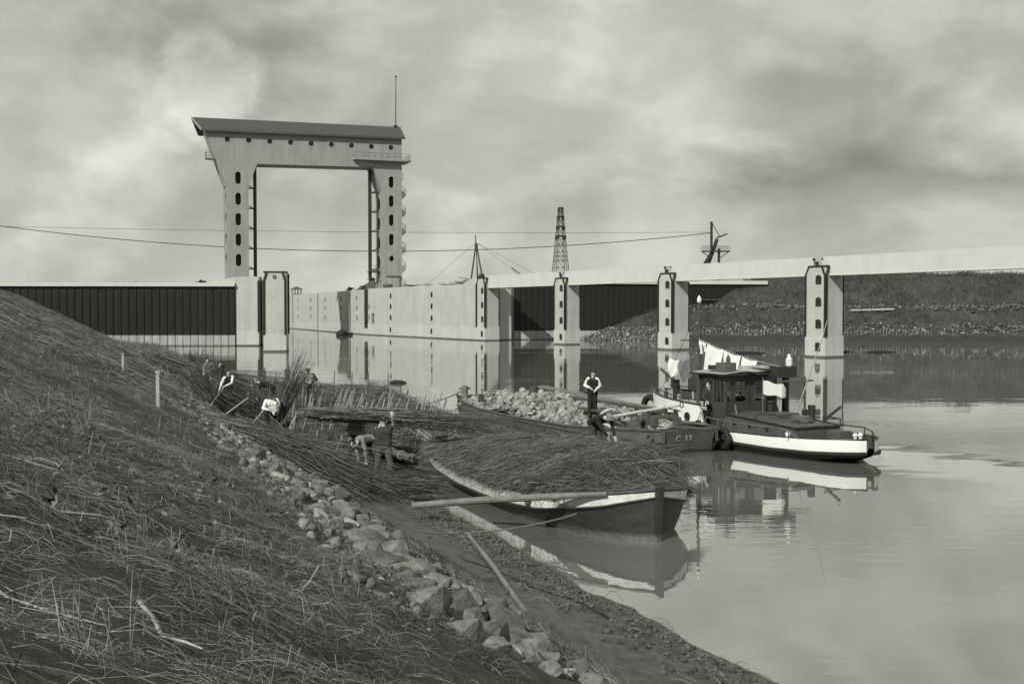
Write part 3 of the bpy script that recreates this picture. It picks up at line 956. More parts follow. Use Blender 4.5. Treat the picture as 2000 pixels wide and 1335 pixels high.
# ------------------------------------------------------------------ right dike
def dike():
    sx = np.array([8, 11.5, 16, 22, 30, 40, 70, 110, 320]); sy = np.array([187, 186, 182, 176.5, 173.5, 172.5, 172, 171, 174])
    X1 = np.concatenate([np.arange(9, 60, .55), np.arange(60, 130, 1.2), np.arange(130, 320, 8)])
    T1 = np.concatenate([np.arange(-4, 34, .5), np.arange(34, 75, 3)])
    X, T = np.meshgrid(X1, T1, indexing='ij')
    Y = np.interp(X, sx, sy) + T
    prof = np.interp(T, [-4, 0, 3.6, 4.2, 7.5, 11, 12.5, 14.0, 19.5, 26, 75], [-1.2, -.02, .85, 1.2, 2.4, 4.7, 5.5, 5.8, 9.6, 11.2, 11.2])
    lim = np.interp(X, [9, 11.5, 14, 16.6, 24, 33.5, 37, 40, 43, 52, 60, 70], [-.6, .1, 1.0, 2.2, 5.1, 5.6, 8.0, 9.4, 10.2, 10.8, 11.6, 12])
    n = fbm(X * .25, Y * .25, 31, 4)
    Z = np.minimum(prof, lim) + .7 * n * np.clip((T - 3) / 6, 0, 1) + .3 * fbm(X * 1.1, Y * 1.1, 35, 3) * np.clip(T / 3, 0, 1)
    o = grid_mesh('dike', X, Y, Z, M['turf']); o['kind'] = 'structure'; o.data.materials.append(M['foreshore'])
    o.data.polygons.foreach_set('material_index', (((T[:-1, :-1] + T[1:, 1:]) / 2 < 3.4) & (X[:-1, :-1] > 15)).astype(np.int32).ravel())
    def zat(x, t):
        i = np.clip(np.searchsorted(X1, x), 0, len(X1) - 1); j = np.clip(np.searchsorted(T1, t), 0, len(T1) - 1)
        return np.stack([x, np.interp(x, sx, sy) + t, Z[i, j]], -1)
    N = 5200
    x = rng.uniform(11, 100, N); t = np.where(x < 24, rng.uniform(-.4, 6.5, N), rng.uniform(3.6, 7.8, N))
    keep = (rng.uniform(size=N) < np.where(x < 28, .85, .24))
    P = zat(x[keep], t[keep]); scatter_hulls('riprap', P, rng.uniform(.2, .6, len(P)), 500, [M['stonepale'], M['stone'], M['stonedark']], o, 'stuff', [.10, .38, .52])
    N = 800
    x = rng.uniform(27, 100, N); t = rng.normal(12.2, .7, N)
    P = zat(x, t); scatter_hulls('riprap', P, rng.uniform(.25, .75, N), 520, [M['stone'], M['stonedark']], o, 'stuff', [.15, .85])
    # coarse grass
    N = 21000
    x = rng.uniform(14, 105, N); t = rng.uniform(4.5, 32, N); keep = rng.uniform(size=N) < np.clip(.5 + 1.6 * fbm(x * .2, t * .2, 41, 3), .08, 1)
    P0 = zat(x[keep], t[keep]); n = len(P0)
    h = rng.uniform(.2, .65, n); a = rng.uniform(0, 6.28, n)
    P = np.stack([P0 - [0, 0, .1], P0 + np.stack([np.cos(a) * h * .3, np.sin(a) * h * .3, h * .7], -1), P0 + np.stack([np.cos(a) * h * .9, np.sin(a) * h * .9, h * .75], -1)], 1)
    rods('grass', P, np.array([.035, .03, .012])[None].repeat(n, 0), [M['reeddark'], M['twigdark'], M['leaf']], o, [.35, .35, .3])
    # row of thin stakes along the shore
    sxs = np.arange(29.5, 66, .5); P0 = zat(sxs, np.full(len(sxs), 3.7)); hh = rng.uniform(.5, 1.1, len(sxs))
    P = np.stack([P0 - [0, 0, .3], P0 + np.stack([rng.normal(0, .06, len(sxs)), 0 * hh, hh], -1)], 1)
    rods('shore_stakes', P, .045, [M['wood'], M['twigpale']], o, None, 5)
    m = MB(); q = zat(np.array([55.0, 62.0]), np.array([11., 11.])); m.bar(q[0] + [0, -.3, .35], q[1] + [0, -.3, .35], .12, .25); r_ = m.build('plank_rail', M['palewood'])
    tag(r_, 'pale plank rail lying across the right dike slope', 'plank')


dike()


# ------------------------------------------------------------------ lift-gate tower
TV = (.94, .342)
TRZ = rot(*TV)
tower = thing('lock_tower', 'tall pale concrete lift-gate tower with hexagonal windows and dark roof', 'lock tower', (-23 * 1.03, 215 * 1.03, 4.85 * (1 - 1.03)), TRZ)
tower.scale = (1.03, 1.03, 1.03)


def hexa(w, z, r, rz=None): return [(w + r * math.cos(a), z + (rz or r) * math.sin(a)) for a in np.arange(6) * math.pi / 3]


BASE = 8.6
front = [(-30.4, BASE), (-26.6, BASE), (-26.6, 27.5), (-25.0, 31.55), (-3.5, 31.9), (-1.85, 27.5), (-1.85, BASE), (2.1, BASE), (2.1, 37.55), (-34.15, 37.2), (-30.6, 27.4)]
WIN = [(-30.3 + i * 3.79, 35.75) for i in range(9)]
PL = [(-28.45, z) for z in (28.9, 25.1, 21.4, 17.7, 14.0)]
PR = [(.05, z) for z in (29.2, 25.6, 22.0, 18.3)]
holes = [hexa(w, z, .52) for w, z in WIN] + [pill(w, z, 1.0, 2.2) for w, z in PL] + [pill(w, z, .95, 2.15) for w, z in PR] + [hexa(.08, 14.7, .5, .62)]
D0, D1 = 0, 5.0
m = MB(); m.plate(front, holes, D0, D0 + .45, lambda u, v, w: (u, w, v)); m.build('front_wall', M['tower'], tower)
m = MB(); m.plate(front, holes[9:], D1 - .45, D1, lambda u, v, w: (u, w, v)); m.build('back_wall', M['tower'], tower)
# side plates of the legs with tall openings
for w, inner in ((-30.4, 1), (-26.6, -1), (-1.85, 1), (2.1, -1)):
    a, b_ = sorted((w + .002 * inner, w + .4 * inner))
    hs = [pill(2.5, z, 2.4, 2.75) for z in (25.0, 21.3, 17.6, 13.9)] if w < 2 else []
    m = MB(); m.plate([(.45, BASE), (4.55, BASE), (4.55, 27.45 if w < 2 else 37.3), (.45, 27.45 if w < 2 else 37.3)], hs, a, b_, lambda u, v, t: (t, u, v))
    m.build('side_wall', M['tower'], tower)


def slab(a, b_, th, y0=.45, y1=4.55):
    """plate spanning the depth between two points of the front outline, thickness inwards (th signed along z)"""
    m = MB(); m.add([(a[0], y0, a[1]), (b_[0], y0, b_[1]), (b_[0], y1, b_[1]), (a[0], y1, a[1]), (a[0] + th[0], y0, a[1] + th[1]), (b_[0] + th[0], y0, b_[1] + th[1]), (b_[0] + th[0], y1, b_[1] + th[1]), (a[0] + th[0], y1, a[1] + th[1])],
                     [(3, 2, 1, 0), (4, 5, 6, 7), (0, 1, 5, 4), (1, 2, 6, 5), (2, 3, 7, 6), (3, 0, 4, 7)])
    return m


slab((-25.0, 31.56), (-3.5, 31.91), (0, .4)).build('soffit', M['tower'], tower)
slab((-26.6, 27.5), (-25.02, 31.5), (-.4, 0)).build('flare_wall', M['tower'], tower)
slab((-3.48, 31.85), (-1.85, 27.5), (.4, 0)).build('flare_wall', M['tower'], tower)
slab((-30.58, 27.42), (-34.1, 37.15), (.4, 0)).build('flare_wall', M['tower'], tower)
slab((-33.5, 37.0), (1.6, 37.3), (0, -.3)).build('attic_floor', M['tower'], tower)
for w, z in WIN:
    f = MB(); f.plate(hexa(w, z, .53), [hexa(w, z, .43)], .2, .32, lambda u, v, t: (u, t, v)); fo = f.build('window', M['steel'], tower)
    g = MB(); g.plate(hexa(w, z, .43), [], .24, .27, lambda u, v, t: (u, t, v)); g.build('pane', M['glass'], fo)
    g = MB(); g.box(w - .02, w + .02, .21, .3, z - .4, z + .4); g.build('glazing_bar', M['steel'], fo)
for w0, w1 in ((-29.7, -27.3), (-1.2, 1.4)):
    m = MB(); m.box(w0, w1, 1.3, 3.7, BASE, 30.0); m.build('shade_core', M['roof'], tower)  # added dark box, makes the leg openings look shaded inside
# roof: gable with overhanging prow at the left end
m = MB()
e0, e1, rz0, rz1 = -34.9, 2.6, 37.25, 37.65
m.rings([[(e0, -.75, rz0), (e0 - 1.45, 2.5, rz0 + 2.55), (e0, 5.75, rz0)], [(e1, -.75, rz1), (e1 - .1, 2.5, rz1 + 2.5), (e1, 5.75, rz1)]])
m.rings([[(e0 + .1, -.68, rz0 - .28), (e0 - 1.2, 2.5, rz0 + 2.2), (e0 + .1, 5.68, rz0 - .28)], [(e1 - .05, -.68, rz1 - .28), (e1 - .15, 2.5, rz1 + 2.2), (e1 - .05, 5.68, rz1 - .28)]])
roof = m.build('roof', M['roof'], tower, fixn=False)
for y, z in ((-.75, 0), (5.75, 0)):
    f = MB(); f.bar((e0, y, rz0 - .13), (e1, y, rz1 - .13), .12, .34); f.build('fascia', M['roof'], roof)
for x, z in ((e0, rz0), (e1, rz1)):
    for y in (-.75, 5.75):
        f = MB(); f.bar((x, y, z - .1), (x - (1.45 if x < -10 else .1), 2.5, z + 2.45), .14, .3); f.build('barge_board', M['tower'], roof)
for i in range(64):
    u = (i + .5) / 64
    xa = e0 + (e1 - e0) * u; xr = (e0 - 1.4) + (e1 - .1 - e0 + 1.4) * u
    f = MB(); f.bar((xa, -.77, rz0 + (rz1 - rz0) * u + .03), (xr, 2.48, rz0 + 2.55 + (rz1 - rz0 - .05) * u + .02), .07, .07); f.build('roof_rib', M['roof'], roof)
m = MB(); m.add([(-34.1, .5, 37.1), (-34.1, 4.5, 37.1), (-34.9, 2.5, 39.2)], [(0, 1, 2)]); m.add([(2.05, .3, 37.5), (2.05, 4.7, 37.5), (2.05, 2.5, 39.6)], [(0, 1, 2)]); m.build('gable_end', M['tower'], tower)


def railing(parent, path, h=1.05, closed=False, r=.03, n_post=None):
    mb = MB()
    P = [Vector(p) for p in path]
    for k in (.45, 1.0):
        mb.tube([p + Vector((0, 0, h * k)) for p in P], r, 4, True, closed)
    for p in P: mb.tube([p, p + Vector((0, 0, h))], r, 4)
    return mb.build('railing', M['midsteel'], parent)


bal = MB(); bal.plate([(-7.3, 0), (-7.6, -.6), (-7.2, -1.2), (3.2, -1.2), (3.7, -.6), (3.7, 4.2), (2.1, 4.2), (2.1, 0)], [], 33.1, 33.4, lambda u, v, t: (u, v, t))
bo = bal.build('balcony', M['tower'], tower)
railing(bo, [(-7.45, -.6, 33.4)] + [(x, -1.12, 33.4) for x in np.arange(-7.0, 3.1, 1.25)] + [(3.6, -.6, 33.4), (3.6, .8, 33.4), (3.6, 2.4, 33.4), (3.6, 4.1, 33.4)])
bal = MB(); bal.box(-34.0, -32.2, 1.2, 3.4, 32.3, 32.5); bo = bal.build('balcony', M['tower'], tower)
railing(bo, [(-32.6, 1.3, 32.5), (-33.9, 1.3, 32.5), (-33.9, 2.3, 32.5), (-33.9, 3.3, 32.5), (-32.6, 3.3, 32.5)])
# gate guide rails standing in the portal
for w, inner, z0 in ((-25.2, -1, 9.0), (-3.62, 1, 11.0)):
    m = MB(); m.box(w - .28, w + .28, 1.9, 2.5, z0, 31.5); m.build('guide_rail', M['steel'], tower)
    end = -26.58 if inner < 0 else -1.87
    for z in (27.2, 23.5, 19.8, 16.1, 12.4):
        b_ = MB(); b_.box(min(w, end), max(w, end), 2.0, 2.4, z, z + .22); b_.bar((w + inner * .3, 2.2, z + .1), (end, 2.2, z + .75), .18, .14); b_.build('rail_bracket', M['steel'], tower)
m = MB(); m.box(-3.9, -1.86, 1.0, 3.4, 12.1, 12.3); pf = m.build('platform', M['steel'], tower)
railing(pf, [(-3.85, 1.1, 12.3), (-2.9, 1.1, 12.3), (-1.95, 1.1, 12.3)])
m = MB()
for s in (-.22, .22): m.bar((-3.0 + s, .5, 12.2), (-1.9 + s, .1, 8.9), .07)
for k in range(9): m.bar((-3.22 + k * .122, .5 - k * .044, 12.0 - k * .36), (-2.78 + k * .122, .5 - k * .044, 12.0 - k * .36), .05)
m.build('ladder', M['midsteel'], tower)
# spiral stair on the right flank
st = thing_st = MB()
cx, cy = 2.35, 2.5
st.tube([(cx + .15, cy, 8.6), (cx + .15, cy, 30.5)], .1, 8)
for k in range(0, 168):
    a = k * 2 * math.pi / 28 - 1.2; z = 8.8 + k * .127
    if math.cos(a) < -.25: continue
    st.bar((cx + .2, cy, z), (cx + .2 + .95 * math.cos(a), cy + 1.0 * math.sin(a), z), .26, .05)
so = st.build('spiral_stair', M['midsteel'], tower)
for off in (.35, .7, 1.05):
    for turn in range(6):
        pts = []
        for k in range(turn * 28, turn * 28 + 29):
            a = k * 2 * math.pi / 28 - 1.2; z = 8.8 + k * .127 + off
            if math.cos(a) >= -.3: pts.append((cx + .2 + .95 * math.cos(a), cy + 1.0 * math.sin(a), z))
        m = MB(); m.tube(pts, .035, 4); m.build('handrail', M['midsteel'], so)
m = MB(); m.tube([(1.55, 2.5, 39.6), (1.6, 2.5, 46), (1.62, 2.5, 49.6)], [.13, .1, .07], 8); fp = m.build('flagpole', M['midsteel'], tower)
m = MB(); m.lathe([(.05, -.2), (.2, -.1), (.2, .1), (.05, .2)], 8, (1.62, 2.5, 49.75)); m.build('pole_ball', M['steel'], fp)
m = MB(); m.box(1.2, 1.9, 2.2, 2.8, 39.6, 40.4); m.build('pole_foot', M['steel'], fp)
m = MB(); m.box(-1.95, -1.0, -.25, 0, 8.6, 10.7); m.box(-.9, 1.5, -.3, 0, 8.6, 11.3); m.build('base_wall', M['tower'], tower)
m = MB(); m.box(-1.0, 1.7, -.5, -.02, 11.3, 11.45); m.build('shed_roof', M['midsteel'], tower)


# ------------------------------------------------------------------ things on the far quays
def lattice_mast():
    t = thing('lattice_mast', 'tall tapering steel lattice mast rising behind the jetty girder', 'lattice mast', (14.2, 330, 8.8), math.radians(18))
    H = 25.8; w0 = 5.4; w1 = 1.05
    def W(z): return w0 + (w1 - w0) * (z / H) ** .85
    lv = [0, 2.6, 5.6, 8.6, 10.6, 11.9, 13.2, 15.4, 17.6, 20.4, 23.3, H]
    cor = [(-1, -1), (1, -1), (1, 1), (-1, 1)]
    for cx, cy in cor:
        m = MB(); m.tube([(cx * W(z) / 2, cy * W(z) / 2, z) for z in lv], .075, 4); m.build('leg', M['steel'], t)
    m = MB()
    for a, b in zip(lv[:-1], lv[1:]):
        for i in range(4):
            c0 = cor[i]; c1 = cor[(i + 1) % 4]
            p = lambda c, z: (c[0] * W(z) / 2, c[1] * W(z) / 2, z)
            mid0 = tuple((x + y) / 2 for x, y in zip(p(c0, b), p(c1, b)))
            mida = tuple((x + y) / 2 for x, y in zip(p(c0, a), p(c1, a)))
            m.bar(p(c0, b), p(c1, b), .09)
            for c in (c0, c1):
                m.bar(p(c, a), mid0, .055); m.bar(mida, p(c, b), .055)
            m.bar(mida, mid0, .06)
    m.build('bracing', M['steel'], t)
    for z in (17.6, 20.4, 23.3, H):
        m = MB(); w = W(z) / 2 + .16; m.box(-w, w, -w, -w + .25, z, z + .3); m.box(-w, w, w - .25, w, z, z + .3); m.box(-w, -w + .25, -w, w, z - .9, z + .3); m.box(w - .25, w, -w, w, z - .9, z + .3)
        m.build('gallery', M['steel'], t)


lattice_mast()


def derrick():
    t = thing('derrick', 'dark timber tripod derrick standing on the lock wall by the far pier', 'derrick', (-6.0, 189, 9.0), 0)
    top = (0, 0, 7.2)
    for a, r in (((-1.0, 0, 0), .16), ((1.15, -.2, .6), .15), ((.2, 2.4, 0), .12)):
        m = MB(); m.tube([a, top], [r, r * .8], 7); m.build('leg', M['oldwood'], t)
    m = MB(); m.tube([(0, 0, 6.4), (-.15, 0, 8.5)], [.14, .08], 6); m.lathe([(.3, 6.4), (.3, 6.9)], 8); m.build('mast_head', M['oldwood'], t)
    m = MB(); m.tube([(.1, 0, 6.2), (.1, 0, .3)], .05, 5); m.build('hoist_rope', M['rope'], t)
    m = MB(); m.box(.3, 1.5, -.6, .4, .9, 1.6); m.lathe([(.5, 1.6), (.4, 2.0)], 8, (.9, 0, 0)); m.build('winch', M['steel'], t)
    for q in ((9, 4, .6), (13, 3, .3), (-9, 6, 0)):
        m = MB(); m.tube([top, q], .022, 4); m.build('guy_wire', M['wire'], t)
    m = MB(); m.tube([(5.9, 3, 3.15), (7.6, 3, 1.9)], .09, 5); m.build('strut', M['oldwood'], t)


derrick()


def cable_pylon():
    t = thing('cable_pylon', 'dark cableway pylon with raking legs and a railed platform', 'cableway pylon', (53, 300, 8.8), 0)
    def part(n, a, b, w, h=None): m = MB(); m.bar(a, b, w, h); return m.build(n, M['steel'], t)
    part('column', (0, 0, 10.0), (0, 0, 19.6), .6)
    part('column', (2.05, 0, 0), (2.0, 0, 12.4), .62)
    part('leg', (-4.4, 0, 4.0), (-.1, 0, 11.2), .75); part('leg', (-2.2, .5, 4.0), (1.6, .5, 15.0), .85)
    part('leg', (-6.8, 0, 0), (-4.4, 0, 4.0), .75); part('leg', (-3.6, .5, 0), (-2.2, .5, 4.0), .85)
    part('boom', (1.4, .3, 15.3), (4.3, .3, 16.4), .4); part('tie', (-2.6, 0, 6.6), (2.0, 0, 6.6), .2)
    part('brace', (.3, 0, 18.9), (2.4, 0, 15.4), .18)
    m = MB(); m.box(-2.5, 4.8, -1, 1.5, 11.6, 11.9); p = m.build('platform', M['steel'], t)
    mb = MB()
    for y in (-.95, 1.45):
        for z in (.65, 1.25): mb.bar((-2.5, y, 11.9 + z), (4.8, y, 11.9 + z), .06)
        for x in np.linspace(-2.5, 4.8, 10): mb.bar((x, y, 11.9), (x, y, 13.2), .06)
    mb.build('railing', M['steel'], p)
    for a, b in (((-2.3, 0, 11.6), (-.3, 0, 10.0)), ((4.6, 0, 11.6), (2.3, 0, 10.0))): part('knee_brace', a, b, .2)


cable_pylon()


def hang(name, label, pts, r, sag=None):
    K = 60
    (x0, y0, z0), (x1, y1, z1) = pts
    P = []
    for i in range(K + 1):
        u = i / K
        P.append((x0 + (x1 - x0) * u, y0 + (y1 - y0) * u, z0 + (z1 - z0) * u - sag * 4 * u * (1 - u)))
    m = MB(); m.tube(P, r, 4); o = m.build(name, M['wire']); tag(o, label, 'cable')


hang('cableway_rope', 'thick sagging cableway rope crossing the sky behind the tower', [(-170, 300, 32.5), (52.6, 300, 25.4)], .10, 8.0)
hang('cableway_rope', 'thin upper cable crossing the sky behind the tower', [(-170, 305, 28.4), (52.6, 300, 25.6)], .045, 1.0)


def watch_hut():
    t = thing('lookout_hut', 'small open hut with a pyramid roof on the far lock wall', 'hut', (-60.0, 314, 8.95), .3)
    m = MB(); m.add([(-1.7, -1.7, 1.75), (1.7, -1.7, 1.75), (1.7, 1.7, 1.75), (-1.7, 1.7, 1.75), (0, 0, 2.6)], [(0, 1, 4), (1, 2, 4), (2, 3, 4), (3, 0, 4), (3, 2, 1, 0)]); m.build('roof', M['roof'], t)
    for x in (-1.2, -.4, .4, 1.2):
        for y in (-1.2, 1.2):
            m = MB(); m.box(x - .07, x + .07, y - .07, y + .07, 0, 1.75); m.build('post', M['midsteel'], t)
    m = MB(); m.box(-1.25, 1.25, -1.25, 1.25, 0, .5); m.build('parapet', M['midsteel'], t)


watch_hut()


def site_clutter():
    def wpos(tt, off, z=9.13): return (O4[0] + UX[0] * tt + NX[0] * off, O4[1] + UX[1] * tt + NX[1] * off, z)
    specs = [(9.5, 'large heap of dark timber and sheeting beside the far pier', 2.6, 1.0), (13, 'low stack of dark boards left of the large timber heap', 2.4, .55), (18, 'low stack of pale planks midway along the lock wall top', 3.5, .4),
             (26, 'flat spread of boards and beams on the lock wall top', 4.0, .35), (33, 'stack of planks on the lock wall right of the tower leg', 3.2, .4)]
    for tt, lb, L, h in specs:
        t = thing('timber_stack', lb, 'timber stack', wpos(tt, 1.7), JRZ + math.pi / 2, 'building timber on the lock wall')
        k = max(4, int(h * 12))
        for i in range(k):
            a = rng.normal(0, .12); z = .05 + h * i / k; c = rng.normal(0, .35); y = rng.uniform(-.9, .9)
            m = MB(); m.bar((c - L / 2, y, z), (c + L / 2, y + a * L, z + rng.normal(0, .12) + .08), .28, .12); m.build('board', [M['oldwood'], M['wood'], M['midsteel']][rng.integers(3)], t)
    # low earth heap with a machine house behind the gate slot
    t = thing('spoil_heap', 'dark conical spoil heap with a small cabin on the lock wall by the gate slot', 'spoil heap', (-29.0, 233.5, 8.8), 0)
    n = 22; rows = []
    for r, z in ((3.4, 0), (2.5, .7), (1.6, 1.3), (.8, 1.75), (.05, 1.9)):
        rows.append([(r * math.cos(a) * 1.1 * (1 + .12 * math.sin(3 * a + z)), r * math.sin(a), z + .1 * math.sin(5 * a)) for a in np.arange(n) * 2 * math.pi / n])
    m = MB(); m.rings(rows, True); m.build('heap', M['mud'], t, True)
    m = MB(); m.box(-.6, .6, -.6, .6, 1.0, 2.45); m.build('cabin', M['midsteel'], t); m = MB(); m.box(.9, 1.7, -.4, .4, .4, 1.3); m.build('side_shed', M['midsteel'], t)
    m = MB(); m.box(-.9, .9, -.9, .8, 2.451, 2.6); m.box(-.5, .5, -.5, .5, 2.601, 2.85); m.build('cabin_roof', M['steel'], t)
    t = thing('crate', 'small dark crate on the lock wall in front of the tower leg', 'crate', wpos(41.5, .9), JRZ)
    m = MB(); m.box(-.5, .5, -1.2, 1.2, 0, .75); m.build('box', M['oldwood'], t)
    for z in (.2, .5):
        m = MB(); m.box(-.56, .56, -1.25, 1.25, z, z + .1); m.build('batten', M['wood'], t)
    for tt, lb in ((6, 'dark heap of sheeting on the chamber wall above the joint'), (18, 'low dark heap on the far chamber wall top')):
        p = (W0[0] + LX[0] * tt + .9, W0[1] + LX[1] * tt, 9.0)
        t = thing('sheeting_heap', lb, 'heap', p, FRZ)
        m = MB()
        for i in range(9): m.bar((rng.normal(0, .4), rng.uniform(-2, 2), .1 + rng.uniform(0, .6)), (rng.normal(0, .4), rng.uniform(-2, 2), .15 + rng.uniform(0, .7)), .35, .14)
        m.build('boards', M['oldwood'], t)


site_clutter()


def leaf_cloud(c, r, n, sz, hseed):
    """small leaf faces through an uneven crown"""
    r_ = np.random.default_rng(hseed)
    lob = r_.normal(size=(9, 3)) * np.array(r) * .45
    P = lob[r_.integers(9, size=n)] + r_.normal(size=(n, 3)) * np.array(r) * .28
    P[:, 2] = np.abs(P[:, 2]); P += np.array(c)
    a = r_.normal(size=(n, 3)); a /= np.linalg.norm(a, axis=1, keepdims=True)
    b = np.cross(a, r_.normal(size=(n, 3))); b /= np.linalg.norm(b, axis=1, keepdims=True)
    s = r_.uniform(.5, 1.2, (n, 1)) * sz
    V = np.stack([P - a * s, P + b * s * .6, P + a * s, P - b * s * .6], 1).reshape(-1, 3)
    F = np.arange(n * 4).reshape(-1, 4)
    return V, F


for x, y, w, h, lb in ((-46.5, 168, .6, .55, 'small dark bush on the left quay near the tower'), (-57.2, 170, 1.0, .35, 'low wide bush at the far left of the quay'),
                       (80, 200, 3.0, 1.6, 'rough bush on the dike crest right of the nearest pier')):
    z = 8.55 if x < 0 else 11.0
    t = thing('bush', lb, 'bush', (x, y, z), 0, 'bushes on the skyline')
    V, F = leaf_cloud((0, 0, .1), (w, w * .6, h), 500, .16, int(x * 7) % 97)
    o = bpy.data.objects.new('foliage', np_mesh('foliage', V, F, [M['leaf']])); link(o, t)
    m = MB(); m.tube([(0, 0, -.1), (.1, 0, h * .5)], [.09, .04], 5); m.build('stem', M['oldwood'], t)


# ------------------------------------------------------------------ fascine mattress and brushwood
MAT_POLY = np.array([(-15.5, 69), (-11.5, 66.5), (-6.4, 63.5), (-3.1, 50), (.2, 42.5), (-1.6, 36.6), (-4.4, 35.4), (-7.2, 38.0), (-10.3, 44), (-14.2, 54), (-18.3, 62.5)])


def poly_dist(x, y, poly):
    """distance to the polygon's edge, positive inside"""
    x = np.asarray(x, float); y = np.asarray(y, float)
    inside = np.zeros(x.shape, bool); dm = np.full(x.shape, 1e9)
    n = len(poly)
    for i in range(n):
        ax, ay = poly[i]; bx, by = poly[(i + 1) % n]
        c = ((ay > y) != (by > y)) & (x < (bx - ax) * (y - ay) / (by - ay + 1e-12) + ax); inside ^= c
        t = np.clip(((x - ax) * (bx - ax) + (y - ay) * (by - ay)) / ((bx - ax) ** 2 + (by - ay) ** 2), 0, 1)
        dm = np.minimum(dm, np.hypot(x - ax - t * (bx - ax), y - ay - t * (by - ay)))
    return np.where(inside, dm, -dm)


def mattress_z(x, y):
    d = poly_dist(x, y, MAT_POLY) + .5 * fbm(x * .7, y * .7, 51, 3)
    k = np.clip((d + .3) / 1.5, 0, 1); k = k * k * (3 - 2 * k)
    return -.35 + k * (.92 + .35 * fbm(x * .35, y * .35, 53, 3)) + .12 * fbm(x * 2, y * 2, 55, 2) * k


def build_mattress():
    t = thing('fascine_mattress', 'broad brushwood fascine mattress with rows of stakes, floating against the bank', 'fascine mattress', (0, 0, 0))
    X, Y = np.meshgrid(np.arange(-20, 2, .28), np.arange(33.5, 71, .4), indexing='ij')
    Z = mattress_z(X, Y)
    grid_mesh('core', X, Y, Z, M['twigdark'], t)
    N = 15000
    x = rng.uniform(-19, 1.5, N); y = 34 + 36 * rng.uniform(size=N) ** 1.25; d = poly_dist(x, y, MAT_POLY)
    k = d > -.25; x = x[k]; y = y[k]; n = len(x)
    a = np.where(rng.uniform(size=n) < .65, rng.normal(-.15, .35, n), rng.normal(1.2, .6, n)); L = rng.uniform(.6, 1.9, n)
    tt = np.linspace(-.5, .5, 4)
    px = x[:, None] + np.cos(a)[:, None] * L[:, None] * tt; py = y[:, None] + np.sin(a)[:, None] * L[:, None] * tt
    lift = rng.uniform(.0, .13, n)[:, None] + (tt[None] * rng.normal(0, .13, n)[:, None])
    pz = np.maximum(mattress_z(px, py), -.02) + lift + .02
    P = np.stack([px, py, pz], -1) + rng.normal(0, .015, (n, 4, 3))
    rods('twigs', P, rng.uniform(.006, .012, n)[:, None] * np.array([1, 1, .9, .5]), [M['twigdark'], M['twig'], M['twigpale'], M['reed']], t, [.38, .37, .10, .15])
    # bristly short ends standing up along the edge
    N = 5000
    x = rng.uniform(-19, 1.5, N); y = 34 + 36 * rng.uniform(size=N) ** 1.2; d = poly_dist(x, y, MAT_POLY); k = (d > -.1) & ((d < 1.6) | (rng.uniform(size=N) < .3))
    x = x[k]; y = y[k]; n = len(x); h = rng.uniform(.12, .42, n)
    z = np.maximum(mattress_z(x, y), 0)
    P = np.stack([np.stack([x, y, z], -1), np.stack([x + rng.normal(0, .08, n), y + rng.normal(0, .06, n), z + h], -1)], 1)
    rods('bristle', P, .009, [M['twig'], M['twigpale'], M['twigdark']], t, [.4, .25, .35])
    # stakes: leaning pale stubs in rows at the near side, darker fence rows on the left
    k = 0
    mp = MB(); mp.tube([(0, 0, -.25), (0, 0, .45), (.03, 0, .95)], [.030, .030, .026], 6); mpale = mp.mesh('stake', M['twigpale'])
    md = MB(); md.tube([(0, 0, -.25), (0, 0, .5), (.02, 0, .95)], [.030, .028, .022], 6); mdark = md.mesh('stake', M['twig'])
    for row in range(-2, 5):
        for i in range(17):
            u = i / 16
            x = -9.3 + 5.2 * u + row * .42 + rng.normal(0, .12); y = 42.6 - 5.2 * u + row * 1.35 + rng.normal(0, .2)
            if poly_dist(np.array([x]), np.array([y]), MAT_POLY)[0] < -.1 or rng.uniform() < .12: continue
            o = bpy.data.objects.new('stake', mpale if rng.uniform() < .6 else mdark); C.objects.link(o); o.parent = t
            o.location = (x, y, float(mattress_z(x, y))); o.rotation_euler = (rng.normal(-.1, .1), rng.normal(.28, .13), rng.uniform(0, 6)) if False else (rng.normal(.05, .12), rng.normal(.27, .12), 0)
            o.scale = (1, 1, rng.uniform(.85, 1.3))
    for row in range(5):
        for i in range(20):
            u = i / 19
            x = -13.6 + 4.2 * u + row * .35 + rng.normal(0, .08); y = 53 - 8.5 * u + row * 1.1 + rng.normal(0, .15)
            o = bpy.data.objects.new('stake', mdark if rng.uniform() < .7 else mpale); C.objects.link(o); o.parent = t
            o.location = (x, y, float(mattress_z(x, y))); o.rotation_euler = (rng.normal(0, .08), rng.normal(.03, .08), 0); o.scale = (1, 1, rng.uniform(.8, 1.3))
    for x, y in ((-9.3, 65.3), (-10.4, 65.8), (-8.3, 64.9), (-7.1, 64.4), (-12.6, 67.2), (-13.4, 67.6)):
        o = bpy.data.objects.new('stake', mdark); C.objects.link(o); o.parent = t; o.location = (x, y, .2); o.scale = (1.2, 1.2, 1.15)
    return t


build_mattress()


